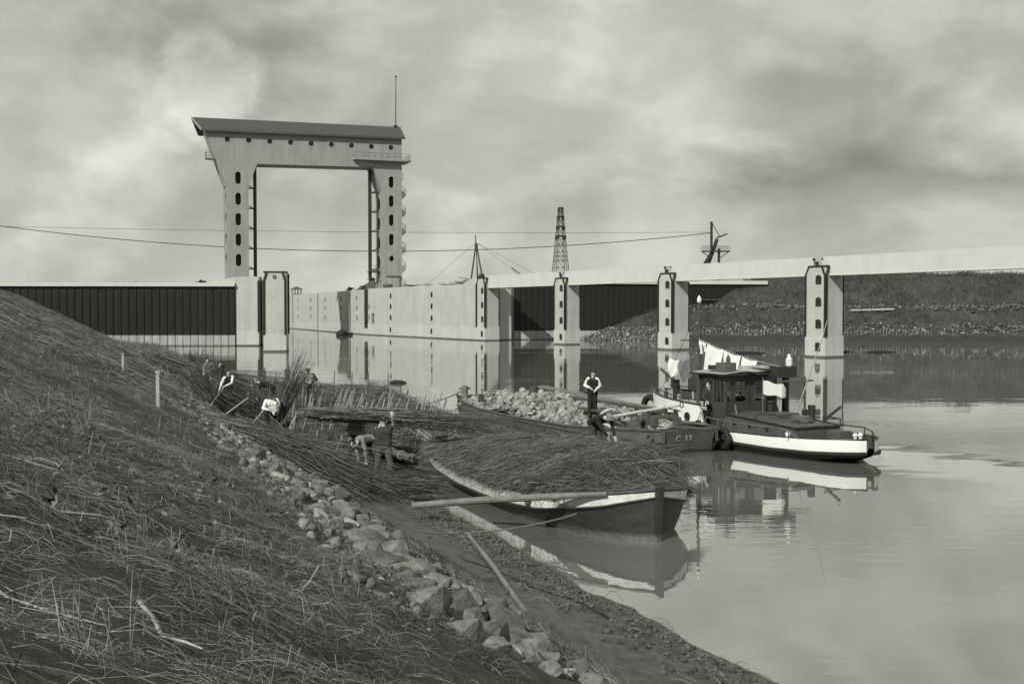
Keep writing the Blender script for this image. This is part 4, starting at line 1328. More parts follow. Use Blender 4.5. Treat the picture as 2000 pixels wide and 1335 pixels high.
def bundle_paths(a, b, n, r0, r1, bow=.0, jit=.12, sag=0.0, flat=1.0):
    a = np.array(a, float); b = np.array(b, float)
    ax = (b - a); Ln = np.linalg.norm(ax); ax /= Ln
    up = np.array([0, 0, 1.0]) if abs(ax[2]) < .8 else np.array([1.0, 0, 0])
    u = np.cross(ax, up); u /= np.linalg.norm(u); v = np.cross(u, ax)
    K = 5
    t0 = rng.uniform(-.06, .14, n); t1 = rng.uniform(.62, 1.1, n)
    th = rng.uniform(0, 2 * np.pi, n); rr = np.sqrt(rng.uniform(size=n))
    T = t0[:, None] + (t1 - t0)[:, None] * np.linspace(0, 1, K)
    R = r0 + (r1 - r0) * np.clip(T, 0, 1)
    th2 = th[:, None] + rng.normal(0, .25, (n, 1)) * np.linspace(0, 1, K)
    P = a + T[..., None] * Ln * ax + (rr[:, None] * R * np.cos(th2))[..., None] * u + (rr[:, None] * R * np.sin(th2) * flat)[..., None] * v
    P[..., 2] += bow * np.sin(np.pi * np.clip(T, 0, 1)) - sag * np.clip(T, 0, 1) ** 2
    P += rng.normal(0, jit * .05, P.shape)
    sk = rng.normal(0, .09 * jit, (n, 1)) * (T - .5) * Ln * (rng.uniform(size=(n, 1)) < .5)
    P += sk[..., None] * u + np.abs(sk)[..., None] * .25 * v
    return P


def brush_bundle(name, label, a, b, n, r0, r1, cat='brushwood bundle', group=None, mats=('twigdark', 'twig', 'twigpale'), w=(.45, .42, .13), rad=(.005, .010), ground=True, **kw):
    t = thing(name, label, cat, (0, 0, 0), 0, group)
    P = bundle_paths(a, b, n, r0, r1, **kw)
    if ground:
        g = np.maximum(bank_z(P[..., 0], P[..., 1]), .0) + .01
        P[..., 2] = np.maximum(P[..., 2], g + rng.uniform(0, .1, P.shape[:1])[:, None])
    rods('twigs', P, rng.uniform(rad[0], rad[1], n)[:, None] * np.array([1, 1, .9, .7, .35]), [M[m] for m in mats], t, w)
    return t, P


# long dark row along the foot of the bank
brush_bundle('brushwood_row', 'long dark row of brushwood laid along the foot of the bank beyond the workers', (-27.6, 92, .7), (-11.6, 49, .85), 3000, .9, 1.05, 'brushwood row', jit=.6, flat=.6, rad=(.008, .016))
brush_bundle('brushwood_bundle', 'wide brushwood bundle with its cut ends on the stones, topmost of the heap', (-11.5, 39.4, 1.0), (-6.6, 37.0, .40), 1000, .42, .62, group='loose brushwood bundles on the bank', flat=.5, jit=.8, bow=.06)
brush_bundle('brushwood_bundle', 'broad brushwood swath fanning down over the boulders towards the mud', (-9.7, 35.8, 1.05), (-3.6, 27.4, .34), 1900, .55, .95, group='loose brushwood bundles on the bank', flat=.52, jit=1.1, bow=.30)
brush_bundle('brushwood_bundle', 'dark brushwood swath under the bending worker', (-9.2, 37.4, .8), (-4.9, 31.0, .25), 1200, .5, .85, group='loose brushwood bundles on the bank', flat=.36, jit=1.2, bow=.14)
brush_bundle('brushwood_bundle', 'tied brushwood bundle on the mud pointing at the boat, nearer the camera', (-4.6, 28.8, .38), (-1.75, 28.1, .3), 520, .20, .3, group='loose brushwood bundles on the bank', jit=.8)
brush_bundle('brushwood_bundle', 'tied brushwood bundle on the mud just behind the nearest one', (-4.7, 30.3, .40), (-1.95, 29.5, .3), 480, .22, .3, group='loose brushwood bundles on the bank', jit=.25)
brush_bundle('brushwood_bundle', 'thin brushwood spread at the feet of the man with raised arm', (-6.2, 32.6, .12), (-2.8, 30.6, .08), 500, .4, .6, group='loose brushwood bundles on the bank', flat=.15, jit=.6)
brush_bundle('brushwood_bundle', 'loose brushwood tangle lying left of the boat stern', (-5.4, 36.8, .5), (-2.9, 35.2, .35), 500, .45, .6, group='loose brushwood bundles on the bank', flat=.4, jit=.6)


def fascine(a, b, label):
    t, P = brush_bundle('fascine_roll', label, a, b, 260, .11, .12, 'fascine roll', 'rolled fascines by the boat stern', ('twig', 'twigpale', 'twigdark'), (.5, .3, .2), (.005, .009), ground=False, jit=.15)
    a = Vector(a); b = Vector(b)
    for u in (.15, .4, .65, .88):
        c = a.lerp(b, u); d = (b - a).normalized(); x = d.cross(Vector((0, 0, 1))).normalized(); y = d.cross(x)
        m = MB(); m.tube([c + (x * math.cos(k) + y * math.sin(k)) * .135 for k in np.linspace(0, 2 * math.pi, 10, endpoint=False)], .014, 4, False, True); m.build('binding', M['ropepale'], t)


fascine((-3.5, 39.2, .85), (-2.35, 35.4, .62), 'rolled fascine leaning down towards the boat stern')
fascine((-3.9, 34.6, .55), (-2.45, 32.6, .42), 'rolled fascine lying low by the patch of water')
fascine((-3.2, 37.6, .75), (-1.95, 34.4, .5), 'rolled fascine nearest the boat stern')


# ------------------------------------------------------------------ open boat loaded with brushwood
BA = np.array([-.365, .931]); BS = np.array([3.06, 23.6])
BRZ = rot(*BA)


def bpos(l, p, z=0):
    """boat frame (aft, towards the bank) -> world"""
    n = np.array([-BA[1], BA[0]]); q = BS + BA * l + n * p
    return (q[0], q[1], z)


boat = thing('open_barge', 'dark wooden open boat with white strake, heaped with brushwood', 'boat', (BS[0], BS[1], 0), BRZ)
BL = [0, .25, .7, 1.4, 2.4, 3.8, 5.5, 7.5, 9.6, 11.0, 12.0, 12.6, 12.85]
BG = [.07, .62, 1.12, 1.55, 1.82, 1.96, 2.0, 2.0, 1.92, 1.72, 1.32, .8, .1]
BW = [.04, .38, .78, 1.16, 1.46, 1.62, 1.68, 1.68, 1.56, 1.28, .86, .4, .05]
BZ = [1.06, 1.0, .92, .82, .71, .62, .57, .57, .65, .76, .86, .91, .93]


def bg(l): return np.interp(l, BL, BG)
def bz(l): return np.interp(l, BL, BZ)


def boat_mesh():
    ls = np.linspace(0, 12.85, 40); ls = 12.85 * (ls / 12.85 + .10 * np.sin(2 * np.pi * (ls / 12.85)) * -.7)
    for sgn in (1, -1):
        rows_h = []; rows_w = []; rows_i = []
        for l in ls:
            g = bg(l); w = np.interp(l, BL, BW); z = bz(l); rk = -.12 * max(0, 1 - l / .5)
            zs = z - .27 * float(np.interp(l, [0, .6, 2.2, 5, 9], [.50, .85, 1.05, 1, 1]))
            gs = g - .04
            rows_h.append([(l - rk * 0 + .0, 0, -.5), (l, sgn * w * .8, -.42), (l, sgn * w, 0), (l, sgn * (w + (gs - w) * .55), zs * .5), (l, sgn * (w + (gs - w) * .92), zs)])
            rows_w.append([(l, sgn * (w + (gs - w) * .92 + .012), zs), (l, sgn * g, z)])
            rows_i.append([(l, sgn * (g - .10), z), (l, sgn * (g - .2), z - .5), (l, 0, z - .55)] if g > .25 else [(l, sgn * .01, z), (l, sgn * .005, z - .5), (l, 0, z - .55)])
        m = MB(); m.rings(rows_h); m.build('hull_side', M['hull'], boat, True)
        m = MB(); m.rings(rows_w); m.build('white_strake', M['offwhite'], boat, True)
        m = MB(); m.rings(rows_i); m.build('inner_lining', M['oldwood'], boat, True)
        m = MB(); m.tube([(l, sgn * (bg(l) - .03), bz(l) + .02) for l in ls], .04, 6); m.build('gunwale', M['oldwood'], boat)
        m = MB(); m.tube([(l, sgn * (np.interp(l, BL, BW) + (bg(l) - np.interp(l, BL, BW)) * .9 + .015), bz(l) - .015 - .27 * float(np.interp(l, [0, .6, 2.2, 5, 9], [.50, .85, 1.05, 1, 1]))) for l in ls], .022, 5); m.build('rubbing_strake', M['hull'], boat)
    m = MB(); m.add([(-.2, -.06, 1.16), (-.2, .06, 1.16), (.1, .06, 1.1), (.1, -.06, 1.1), (-.02, -.06, -.4), (-.02, .06, -.4), (.15, .06, -.4), (.15, -.06, -.4)], [(0, 1, 2, 3), (4, 7, 6, 5), (0, 4, 5, 1), (1, 5, 6, 2), (2, 6, 7, 3), (3, 7, 4, 0)]); m.build('stem_post', M['hull'], boat)
    # foredeck and beams
    m = MB(); r = []
    for l in np.linspace(.1, 1.7, 8): r.append([(l, -(bg(l) - .1), bz(l) - .05), (l, 0, bz(l) + .02), (l, bg(l) - .1, bz(l) - .05)])
    m.rings(r); m.build('foredeck', M['oldwood'], boat)
    m = MB(); m.box(1.7, 1.82, -1.5, 1.5, .62, .92); m.build('deck_beam', M['oldwood'], boat)
    m = MB(); r = []
    for l in np.linspace(11.4, 12.7, 7): r.append([(l, -(bg(l) - .08), bz(l) - .05), (l, 0, bz(l) + .03), (l, bg(l) - .08, bz(l) - .05)])
    m.rings(r); m.build('afterdeck', M['oldwood'], boat)
    m = MB(); m.tube([(12.2, .55, .9), (12.2, .55, 1.18)], .07, 8); m.tube([(12.2, .38, 1.1), (12.2, .72, 1.1)], .04, 6); m.build('bollard', M['palewood'], boat)
    m = MB(); m.box(2.55, 2.8, 1.5, 1.98, .55, 1.12); m.build('timber_head', M['oldwood'], boat)


boat_mesh()


def load_h(l, p):
    e = np.clip(np.minimum((l - 1.3) / 1.3, (11.5 - l) / 2.0), 0, 1); e = e * e * (3 - 2 * e)
    c = np.clip(1 - ((p + .45) / 2.35) ** 2, 0, 1) +   .55 * fbm(np.asarray(l) * .9 + 3, np.asarray(p) * 1.1, 67, 3)
    hump = .22 * np.exp(-((l - 2.6) / 1.2) ** 2 - ((p + 1.0) / 1.0) ** 2) + .28 * np.exp(-((l - 6.0) / 2.2) ** 2 - ((p + 1.2) / .8) ** 2) - .12 * np.exp(-((l - 4.6) / .7) ** 2)
    return bz(l) - .1 + e * (.26 + .50 * c * np.clip(1.2 - l / 16, .4, 1) + hump) + .10 * fbm(np.asarray(l) * 1.2, np.asarray(p) * 1.5, 61, 3) * e


def brush_load():
    t = thing('brushwood_load', 'great heap of loose brushwood filling the dark open boat', 'brushwood', (BS[0], BS[1], 0), BRZ)
    Lg, Pg = np.meshgrid(np.linspace(1.2, 12.1, 70), np.linspace(-1, 1, 26), indexing='ij')
    hw = bg(Lg) - .12; Pp = Pg * hw
    grid_mesh('core', Lg, Pp, load_h(Lg, Pp) - .10, M['twigdark'], t)
    n = 26000
    l = rng.uniform(1.3, 12.0, n); hw = bg(l); p = rng.uniform(-1.05, 1.0, n) * hw
    # lie mostly across the boat, butts to the bank and tips towards the open water, in overlapping drifts
    aa = -1.92 + .45 * fbm(l * .45, p * .5, 71, 2) * 2 + rng.normal(0, .55, n)
    L = rng.uniform(.3, 1.4, n); K = 5; tt = np.linspace(-.55, .45, K)
    dl = np.cos(aa)[:, None] * L[:, None] * tt; dp = np.sin(aa)[:, None] * L[:, None] * tt
    ll = l[:, None] + dl; pp = p[:, None] + dp
    hwk = bg(np.clip(ll, 0, 12.8))
    over = np.maximum(np.abs(pp) - hwk, 0)
    lay = rng.uniform(-.06, .14, n) + .05 * fbm(l * 3, p * 3, 73, 2)
    zz = load_h(np.clip(ll, 1.3, 12), np.clip(pp, -hwk, hwk)) + lay[:, None] - over * .30 - .02
    zz += (rng.normal(0, .05, n)[:, None]) * (tt + .5)
    ok = (ll.min(1) > .7) & (ll.max(1) < 12.9) & ((pp - hwk).max(1) < .16 + .1 * rng.uniform(size=n)) & ((-pp - hwk).max(1) < .75)
    P = np.stack([ll, pp, zz], -1)[ok]; P += rng.normal(0, .012, P.shape)
    rods('twigs', P, rng.uniform(.003, .0065, len(P))[:, None] * np.array([1, 1, .9, .7, .4]), [M['twigdark'], M['twig'], M['twigpale']], t, [.30, .50, .20])
    # springy thin tips
    n = 3500
    l = rng.uniform(1.4, 11.8, n); p = rng.uniform(-1.1, .98, n) * bg(l); a = -1.2 + rng.normal(0, .7, n); L = rng.uniform(.25, .7, n)
    z = load_h(l, p)
    P0 = np.stack([l, p, z], -1); D = np.stack([np.cos(a), np.sin(a), rng.uniform(.05, .6, n)], -1) * L[:, None]
    P = np.stack([P0, P0 + D * .5, P0 + D * [1, 1, .7]], 1)
    rods('twigs', P, np.array([.005, .004, .002])[None].repeat(n, 0), [M['twig'], M['twigpale'], M['twigdark']], t, [.5, .25, .25])
    # ragged ends hanging over the near gunwale and forked sticks on top
    n = 800
    l = rng.uniform(2.2, 11.5, n); hw = bg(l); L = rng.uniform(.25, .7, n); a = rng.normal(0, .5, n)
    K = 4; tt = np.linspace(0, 1, K)
    pp = (hw - rng.uniform(.05, .45, n))[:, None] + L[:, None] * tt * np.cos(a)[:, None]; ll = l[:, None] + L[:, None] * tt * np.sin(a)[:, None]
    zz = (bz(l) + rng.uniform(.05, .30, n))[:, None] - .34 * np.maximum(pp - hw[:, None], 0) - .10 * tt ** 2 * rng.uniform(0, 1, n)[:, None]
    rods('twigs', np.stack([ll, pp, zz], -1), rng.uniform(.003, .006, n)[:, None] * np.array([1, .9, .7, .4]), [M['twigdark'], M['twig'], M['twigpale']], t, [.35, .40, .25])
    for _ in range(46):
        l = rng.uniform(1.8, 11); p = rng.uniform(-1.5, 1.6); a = rng.normal(-1.9, .6); L = rng.uniform(.5, 1.3); d = np.array([math.cos(a), math.sin(a), .12]); o0 = np.array([l, p, float(load_h(l, p)) + .05])
        m = MB(); q = [o0, o0 + d * L * .4 + rng.normal(0, .03, 3), o0 + d * L]; m.tube([tuple(x) for x in q], [.011, .009, .005], 5)
        b0 = q[1]; a2 = a + rng.choice([-.6, .6]); m.tube([tuple(b0), tuple(b0 + np.array([math.cos(a2), math.sin(a2), .25]) * L * .45)], [.008, .003], 4)
        m.build('forked_stick', M['twigpale'] if rng.uniform() < .6 else M['twig'], t)
    return t


brush_load()
t_ = thing('cloth_bag', 'small white cloth lying on the brushwood at the boat stern', 'cloth', bpos(11.6, .6, .98), .4)
t_.scale = (.6, .6, .6)
m = MB()
m.rings([[(x, y, .10 * math.sin(x * 9 + 1) * math.cos(y * 8) + .12 * max(0, 1 - (x / .35) ** 2) * (1 - (y / .2) ** 2)) for y in np.linspace(-.16, .16, 7)] for x in np.linspace(-.34, .34, 11)])
m.build('cloth', M['cloth'], t_, True)

# mooring plank from the mud to the boat, ropes, pole, loose plank
t_ = thing('mooring_pole', 'long round pole reaching from the mud across the white strake of the boat', 'pole', (0, 0, 0))
m = MB(); m.tube([(-2.25, 25.5, .42), (-.6, 24.85, .66), (.9, 24.1, .86), (2.0, 23.7, .98)], [.075, .08, .072, .05], 9); m.build('shaft', M['wood'], t_)
t_ = thing('loose_plank', 'flat dark plank lying on the mud along the reed mat', 'plank', (0, 0, 0))
a_ = Vector((-2.25, 23.0, .36)); b_ = Vector((-.42, 19.15, .26)); m = MB(); m.bar(a_, b_, .2, .06); m.build('board', M['oldwood'], t_)
t_ = thing('punting_pole', 'straight thin pole lying on the mud near the water', 'pole', (0, 0, 0))
m = MB(); m.tube([(-.92, 23.3, .22), (-.35, 20.3, .24), (.22, 17.0, .25)], [.035, .045, .045], 8); m.build('shaft', M['wood'], t_)


def ground_rope(name, label, pts, r, mt):
    P = []
    for i in range(len(pts) - 1):
        a = Vector(pts[i]); b = Vector(pts[i + 1])
        for k in range(8):
            q = a.lerp(b, k / 8); P.append(q)
    P.append(Vector(pts[-1])); Q = []
    for q in P:
        z = q.z if q.z > .4 else max(float(bank_z(q.x, q.y)), 0) + r * .6
        Q.append((q.x + .04 * math.sin(q.y * 3), q.y, z))
    m = MB(); m.tube(Q, r, 6); o = m.build(name, M[mt]); tag(o, label, 'rope')


m = MB(); P = []
for i in range(25):
    u = i / 24; P.append((1.35 + (-2.7 - 1.35) * u, 23.35 + .1 * u, .62 + (.30 - .62) * u - .42 * 4 * u * (1 - u) * .55))
P = [(x, y, max(z, max(float(bank_z(x, y)), 0) + .02)) for x, y, z in P]
m.tube(P, .018, 6); tag(m.build('mooring_rope', M['rope']), 'mooring rope sagging from the boat strake to the mud', 'rope')
ground_rope('steel_cable', 'dark cable snaking over the mud towards the water edge', [(-3.1, 24.4, 0), (-2.2, 23.0, 0), (-1.5, 21.6, 0), (-.7, 20.6, 0), (.2, 19.4, 0), (1.1, 18.3, 0), (1.5, 17.2, 0)], .02, 'tar')

# white marker stakes on the bank
for (x, y), h, lb in (((-8.54, 27.1), .98, 'pale square stake standing on the bank, nearer the camera'), ((-14.7, 42.5), .80, 'thin pale stake on the bank at the left edge, farther off')):
    z = float(bank_z(x, y)); t_ = thing('marker_stake', lb, 'stake', (x, y, z), .3, 'marker stakes on the bank')
    m = MB(); m.add([(-.04, -.04, -.2), (.04, -.04, -.2), (.04, .04, -.2), (-.04, .04, -.2), (-.04, -.04, h), (.04, -.04, h), (.04, .04, h), (-.04, .04, h)], [(3, 2, 1, 0), (4, 5, 6, 7), (0, 1, 5, 4), (1, 2, 6, 5), (2, 3, 7, 6), (3, 0, 4, 7)]); m.build('post', M['palewood'], t_)
    m = MB(); m.box(-.055, .055, -.05, .05, h - .03, h + .025); m.build('top', M['palewood'], t_)


# ------------------------------------------------------------------ stone barge
GA = np.array([.43, -.9029]); GB = np.array([6.05, 38.1])      # bow direction, bow centre
GRZ = rot(-GA[0], -GA[1])                                      # local x runs from bow to stern


def gpos(l, p, z=0):
    n = np.array([GA[1], -GA[0]]); q = GB - GA * l + n * p      # p > 0: side towards the camera/bank
    return (q[0], q[1], z)


barge = thing('stone_barge', 'worn dark flat barge loaded with pale quarry stone, bow beside the tug', 'barge', (GB[0], GB[1], 0), GRZ)
GL = [0, .02, 1.0, 2.6, 5, 9, 13, 15.6, 16.7, 17.0]
GH = [1.02, 1.15, 1.55, 1.95, 2.1, 2.15, 2.12, 1.95, 1.6, 1.45]
GZ = [.80, .80, .76, .68, .56, .52, .56, .74, .84, .88]
ls = np.concatenate([[0, .02], np.linspace(.4, 17, 30)])
for sgn in (1, -1):
    rows = []
    for l in ls:
        g = np.interp(l, GL, GH); z = np.interp(l, GL, GZ)
        rows.append([(l + .55 * max(0, 1 - l / 1.5), 0, -.5), (l + .50 * max(0, 1 - l / 1.5), sgn * g * .86, -.45), (l + .18 * max(0, 1 - l / 1.5), sgn * g * .96, .12), (l, sgn * g * 1.0, .4), (l, sgn * g, z)])
    m = MB(); m.rings(rows); m.build('hull_side', M['rusthull'], barge)
    m = MB(); m.tube([(l, sgn * np.interp(l, GL, GH), np.interp(l, GL, GZ) + .02) for l in ls[1:]], .05, 6); m.build('gunwale', M['oldwood'], barge)
    m = MB(); m.tube([(l - .02, sgn * (np.interp(l, GL, GH) + .01), .43) for l in ls[1:]], .03, 5); m.build('rubbing_strake', M['rusthull'], barge)
    rows = [[(l, sgn * (np.interp(l, GL, GH) - .09), np.interp(l, GL, GZ)), (l, sgn * (np.interp(l, GL, GH) - .35), np.interp(l, GL, GZ) - .05)] for l in ls]
    m = MB(); m.rings(rows); m.build('side_deck', M['oldwood'], barge)
m = MB(); m.add([(.0, -1.02, .80), (0, 1.02, .80), (.17, .98, .12), (.17, -.98, .12), (.5, -.9, -.45), (.5, .9, -.45)], [(0, 1, 2, 3), (3, 2, 5, 4)]); m.build('bow_plate', M['rusthull'], barge)
m = MB(); m.add([(17, -1.45, .88), (17, 1.45, .88), (17, 1.25, -.45), (17, -1.25, -.45)], [(0, 1, 2, 3)]); m.build('stern_plate', M['rusthull'], barge)
m = MB(); m.rings([[(l, -(np.interp(l, GL, GH) - .1), np.interp(l, GL, GZ) - .04), (l, 0, np.interp(l, GL, GZ) + .03), (l, np.interp(l, GL, GH) - .1, np.interp(l, GL, GZ) - .04)] for l in np.linspace(.05, 3.6, 9)]); m.build('foredeck', M['oldwood'], barge)
m = MB(); m.rings([[(l, -(np.interp(l, GL, GH) - .1), np.interp(l, GL, GZ) - .04), (l, 0, np.interp(l, GL, GZ) + .03), (l, np.interp(l, GL, GH) - .1, np.interp(l, GL, GZ) - .04)] for l in np.linspace(15.2, 16.98, 6)]); m.build('afterdeck', M['oldwood'], barge)
m = MB(); m.rings([[(l, p, .25) for p in (-1.9, 1.9)] for l in (3.5, 15.3)]); m.build('hold_floor', M['oldwood'], barge)
m = MB(); m.box(3.5, 3.62, -1.7, 1.7, .3, .82); m.build('hatch_coaming', M['wood'], barge)
m = MB(); m.tube([(16.5, 1.28, .7), (16.5, 1.28, 1.35)], .16, 8); m.tube([(16.5, 1.0, 1.22), (16.5, 1.56, 1.22)], .05, 6); m.build('bollard', M['wood'], barge)
m = MB(); m.tube([(15.3, -1.7, .7), (15.3, -1.7, 1.28)], .16, 8); m.build('bollard', M['oldwood'], barge)
m = MB(); m.box(13.8, 13.9, 1.5, 1.75, .5, 1.15); m.build('timber_head', M['oldwood'], barge)
for l, p in ((.35, .3), (.75, .95)):
    m = MB(); m.box(l - .1, l + .1, p - .1, p + .1, .9, 1.22); m.build('bitt', M['oldwood'], barge)
for p in (-.55, .55):
    m = MB(); m.box(1.7, 2.15, p - .07, p + .07, .7, 1.22); m.build('windlass_cheek', M['oldwood'], barge)
m = MB(); m.tube([(1.92, -.75, 1.02), (1.92, .75, 1.02)], .13, 10); m.build('windlass_drum', M['oldwood'], barge)
m = MB(); m.tube([(1.92, .8, 1.02), (1.92, .86, 1.02)], .17, 12); m.build('windlass_wheel', M['rusthull'], barge)
m = MB(); m.tube([(.40 + .17 * math.cos(a), 1.315 + .07, .52 + .14 * math.sin(a)) for a in np.linspace(0, 6.28, 14, endpoint=False)], .035, 6, False, True); hp = m.build('hawse_ring', M['rusthull'], barge)


# painted number, worn away towards the bottom
def worn_paint():
    def ex(b, geo, val):
        z = zsep(b, geo).outputs[2]
        n = b.noise(geo.outputs['Position'], 14, 5, .7)
        k = b.remap(b.math('ADD', z, b.math('MULTIPLY', b.math('SUBTRACT', n, .5), .22)), .40, .52, 0, 1, True)
        return b.math('ADD', b.math('MULTIPLY', val, k), b.math('MULTIPLY', .085, b.math('SUBTRACT', 1, k)))
    return mat('worn_lettering', .36, .85, .3, 9, extra=ex)


M['letter'] = worn_paint()


def lettering(txt, name, o3, ux, uz, size, mt, parent, spacing=1.3):
    cu = bpy.data.curves.new(name, 'FONT'); cu.body = txt; cu.size = size; cu.space_character = spacing; cu.resolution_u = 3; cu.extrude = .004; cu.offset = size * .018
    tmp = bpy.data.objects.new(name, cu); C.objects.link(tmp)
    dg = bpy.context.evaluated_depsgraph_get()
    me = bpy.data.meshes.new_from_object(tmp.evaluated_get(dg)); bpy.data.objects.remove(tmp); me.materials.clear(); me.materials.append(mt)
    o = bpy.data.objects.new(name, me); link(o, parent)
    ux = Vector(ux).normalized(); uz = Vector(uz); uz = (uz - ux * uz.dot(ux)).normalized(); n = ux.cross(uz)
    o.matrix_local = Matrix(((ux.x, uz.x, n.x, o3[0]), (ux.y, uz.y, n.y, o3[1]), (ux.z, uz.z, n.z, o3[2]), (0, 0, 0, 1)))
    return o


def side_at(l): return np.interp(l, GL, GH) + .015
lettering('C 32', 'painted_number', (2.62, side_at(2.62) + .05, .36), (-1.6, side_at(1.02) - side_at(2.62), .08), (0, 0, 1), .30, M['letter'], barge, 1.25)
lettering('C 32', 'painted_number', (.081, .55, .42), (0, -1, 0), (-.25, 0, 1), .30, M['letter'], barge, 1.15)


def stone_heap():
    t = thing('stone_heap', 'heap of pale angular quarry stone in the flat barge', 'stone heap', (GB[0], GB[1], 0), GRZ)
    def hz(l, p):
        e = np.clip(np.minimum((l - 3.2 + .9 * np.clip(-p, -2, 2)) / 5.0, (16.4 - l) / 1.6), 0, 1)
        return .34 + e * (.18 + .52 * np.clip(1 - (p / 2.15) ** 2, 0, 1) + .16 * np.sin(l * 1.3)) * 1.0
    Lg, Pg = np.meshgrid(np.linspace(2.9, 16.2, 50), np.linspace(-1.95, 1.95, 16), indexing='ij')
    grid_mesh('core', Lg, Pg, hz(Lg, Pg) - .12, M['stone'], t)
    mb = [stone_set(M['rubble'], 8, 700), stone_set(M['stonepale'], 6, 720), stone_set(M['stone'], 6, 740)]
    for i in range(296):
        l = rng.uniform(3.2, 16.1); p = rng.uniform(-1.5, 1.85)
        k = rng.choice(3, p=[.5, .15, .35]); me = mb[k][rng.integers(len(mb[k]))]
        o = bpy.data.objects.new('stone', me); C.objects.link(o); o.parent = t
        sz = rng.uniform(.22, .48)
        o.location = (l, p, float(hz(l, p)) + rng.uniform(-.05, .14)); o.rotation_euler = tuple(rng.uniform(0, 6.28, 3)); o.scale = (sz, sz * rng.uniform(.8, 1), sz * rng.uniform(.75, 1))
    N = 1500
    l = rng.uniform(2.7, 15.6, N); p = rng.uniform(-1.95, 1.98, N)
    scatter_hulls('rubble', np.stack([l, p, hz(l, p)], -1), rng.uniform(.14, .34, N), 760, [M['rubble'], M['stonepale'], M['stone']], t, 'stuff', [.5, .12, .38])
    return t


stone_heap()


def on_barge(name, label, cat, a, b, w, h, mt):
    t = thing(name, label, cat, (GB[0], GB[1], 0), GRZ)
    m = MB(); m.bar(a, b, w, h); m.build('board', M[mt], t); return t


on_barge('gangplank', 'long plank laid along the far side of the stone heap', 'plank', (14.6, -1.75, 1.34), (4.6, -1.95, 1.02), .34, .09, 'wood')
on_barge('gangplank', 'dark timber lying on the stones below the long plank', 'plank', (12.4, -.9, 1.18), (3.6, -1.3, 1.10), .14, .12, 'oldwood')
on_barge('gangplank', 'short plank on the barge beneath the standing man', 'plank', (6.6, .6, 1.05), (3.4, .2, 1.0), .3, .08, 'oldwood')
on_barge('gangplank', 'plank along the outer gunwale of the barge towards the tug bow', 'plank', (5.2, -1.9, .70), (1.2, -1.45, .83), .22, .07, 'wood')
t_ = thing('branch', 'forked crooked branch lying on top of the stone heap', 'branch', gpos(11.0, -1.9, 1.25), GRZ)
m = MB(); m.tube([(0, 0, 0), (-.5, -.1, .14), (-1.0, -.1, .22), (-1.5, -.2, .42)], [.06, .055, .045, .03], 6); m.tube([(-.3, 0, .06), (-.1, -.2, .3), (.1, -.3, .38), (-.2, -.5, .44)], [.05, .045, .035, .025], 6); m.build('limb', M['oldwood'], t_)


def anchor():
    t = thing('anchor', 'large pale iron anchor lying across the barge bow', 'anchor', (GB[0], GB[1], 0), GRZ)
    m = MB(); m.tube([(1.5, -.55, 1.5), (2.6, .5, 1.22), (3.5, 1.35, .95)], [.045, .05, .06], 8); m.build('shank', M['palewood'], t)
    m = MB(); pts = []
    for k in range(13):
        a = math.radians(-75 + 150 * k / 12); pts.append((3.05 + .62 * math.cos(a) * .75, 1.0 + .5 * math.cos(a), .98 + .62 * math.sin(a) * .55))
    m.tube(pts, [.03] + [.06] * 11 + [.03], 7); m.build('arms', M['palewood'], t)
    for s in (0, 12):
        p = Vector(pts[s]); m = MB(); m.bar(p - Vector((.12, .05, 0)), p + Vector((.14, .1, 0)), .16, .04); m.build('fluke', M['palewood'], t)
    m = MB(); m.tube([(1.7, -.75, 1.28), (1.85, -.1, 1.42)], .03, 6); m.build('stock', M['palewood'], t)
    m = MB(); m.tube([(1.45 + .1 * math.cos(a), -.62, 1.52 + .1 * math.sin(a)) for a in np.linspace(0, 6.28, 10, endpoint=False)], .02, 5, False, True); m.build('ring', M['steel'], t)


anchor()
t_ = thing('rope_coil', 'untidy pale rope coil on the barge foredeck beside the windlass', 'rope coil', (GB[0], GB[1], 0), GRZ)
m = MB(); P = []
for k in range(90):
    a = k * .42; r = .30 + .12 * math.sin(k * .37); P.append((1.0 + r * math.cos(a) * 1.3, .55 + r * math.sin(a),   .82 + k * .0022 + .03 * math.sin(k * 1.1)))
m.tube(P, .018, 5); m.build('rope', M['ropepale'], t_)
t_ = thing('mooring_rope', 'rope running from the barge stern bollard to the mattress', 'rope', (0, 0, 0))
a_ = Vector(gpos(16.5, 1.28, 1.15)); m = MB(); m.tube([a_.lerp(Vector((-5.6, 50.5, .5)), u) - Vector((0, 0, .25 * 4 * u * (1 - u))) for u in np.linspace(0, 1, 9)], .03, 5); m.build('line', M['rope'], t_)


# ------------------------------------------------------------------ tug
TA = np.array([-.451, .8925]); TS = np.array([11.55, 34.9])     # stern point, direction to the bow
TGZ = rot(*TA)


def tpos(x, y, z=0):
    n = np.array([-TA[1], TA[0]]); q = TS + TA * x + n * y
    return (q[0], q[1], z)


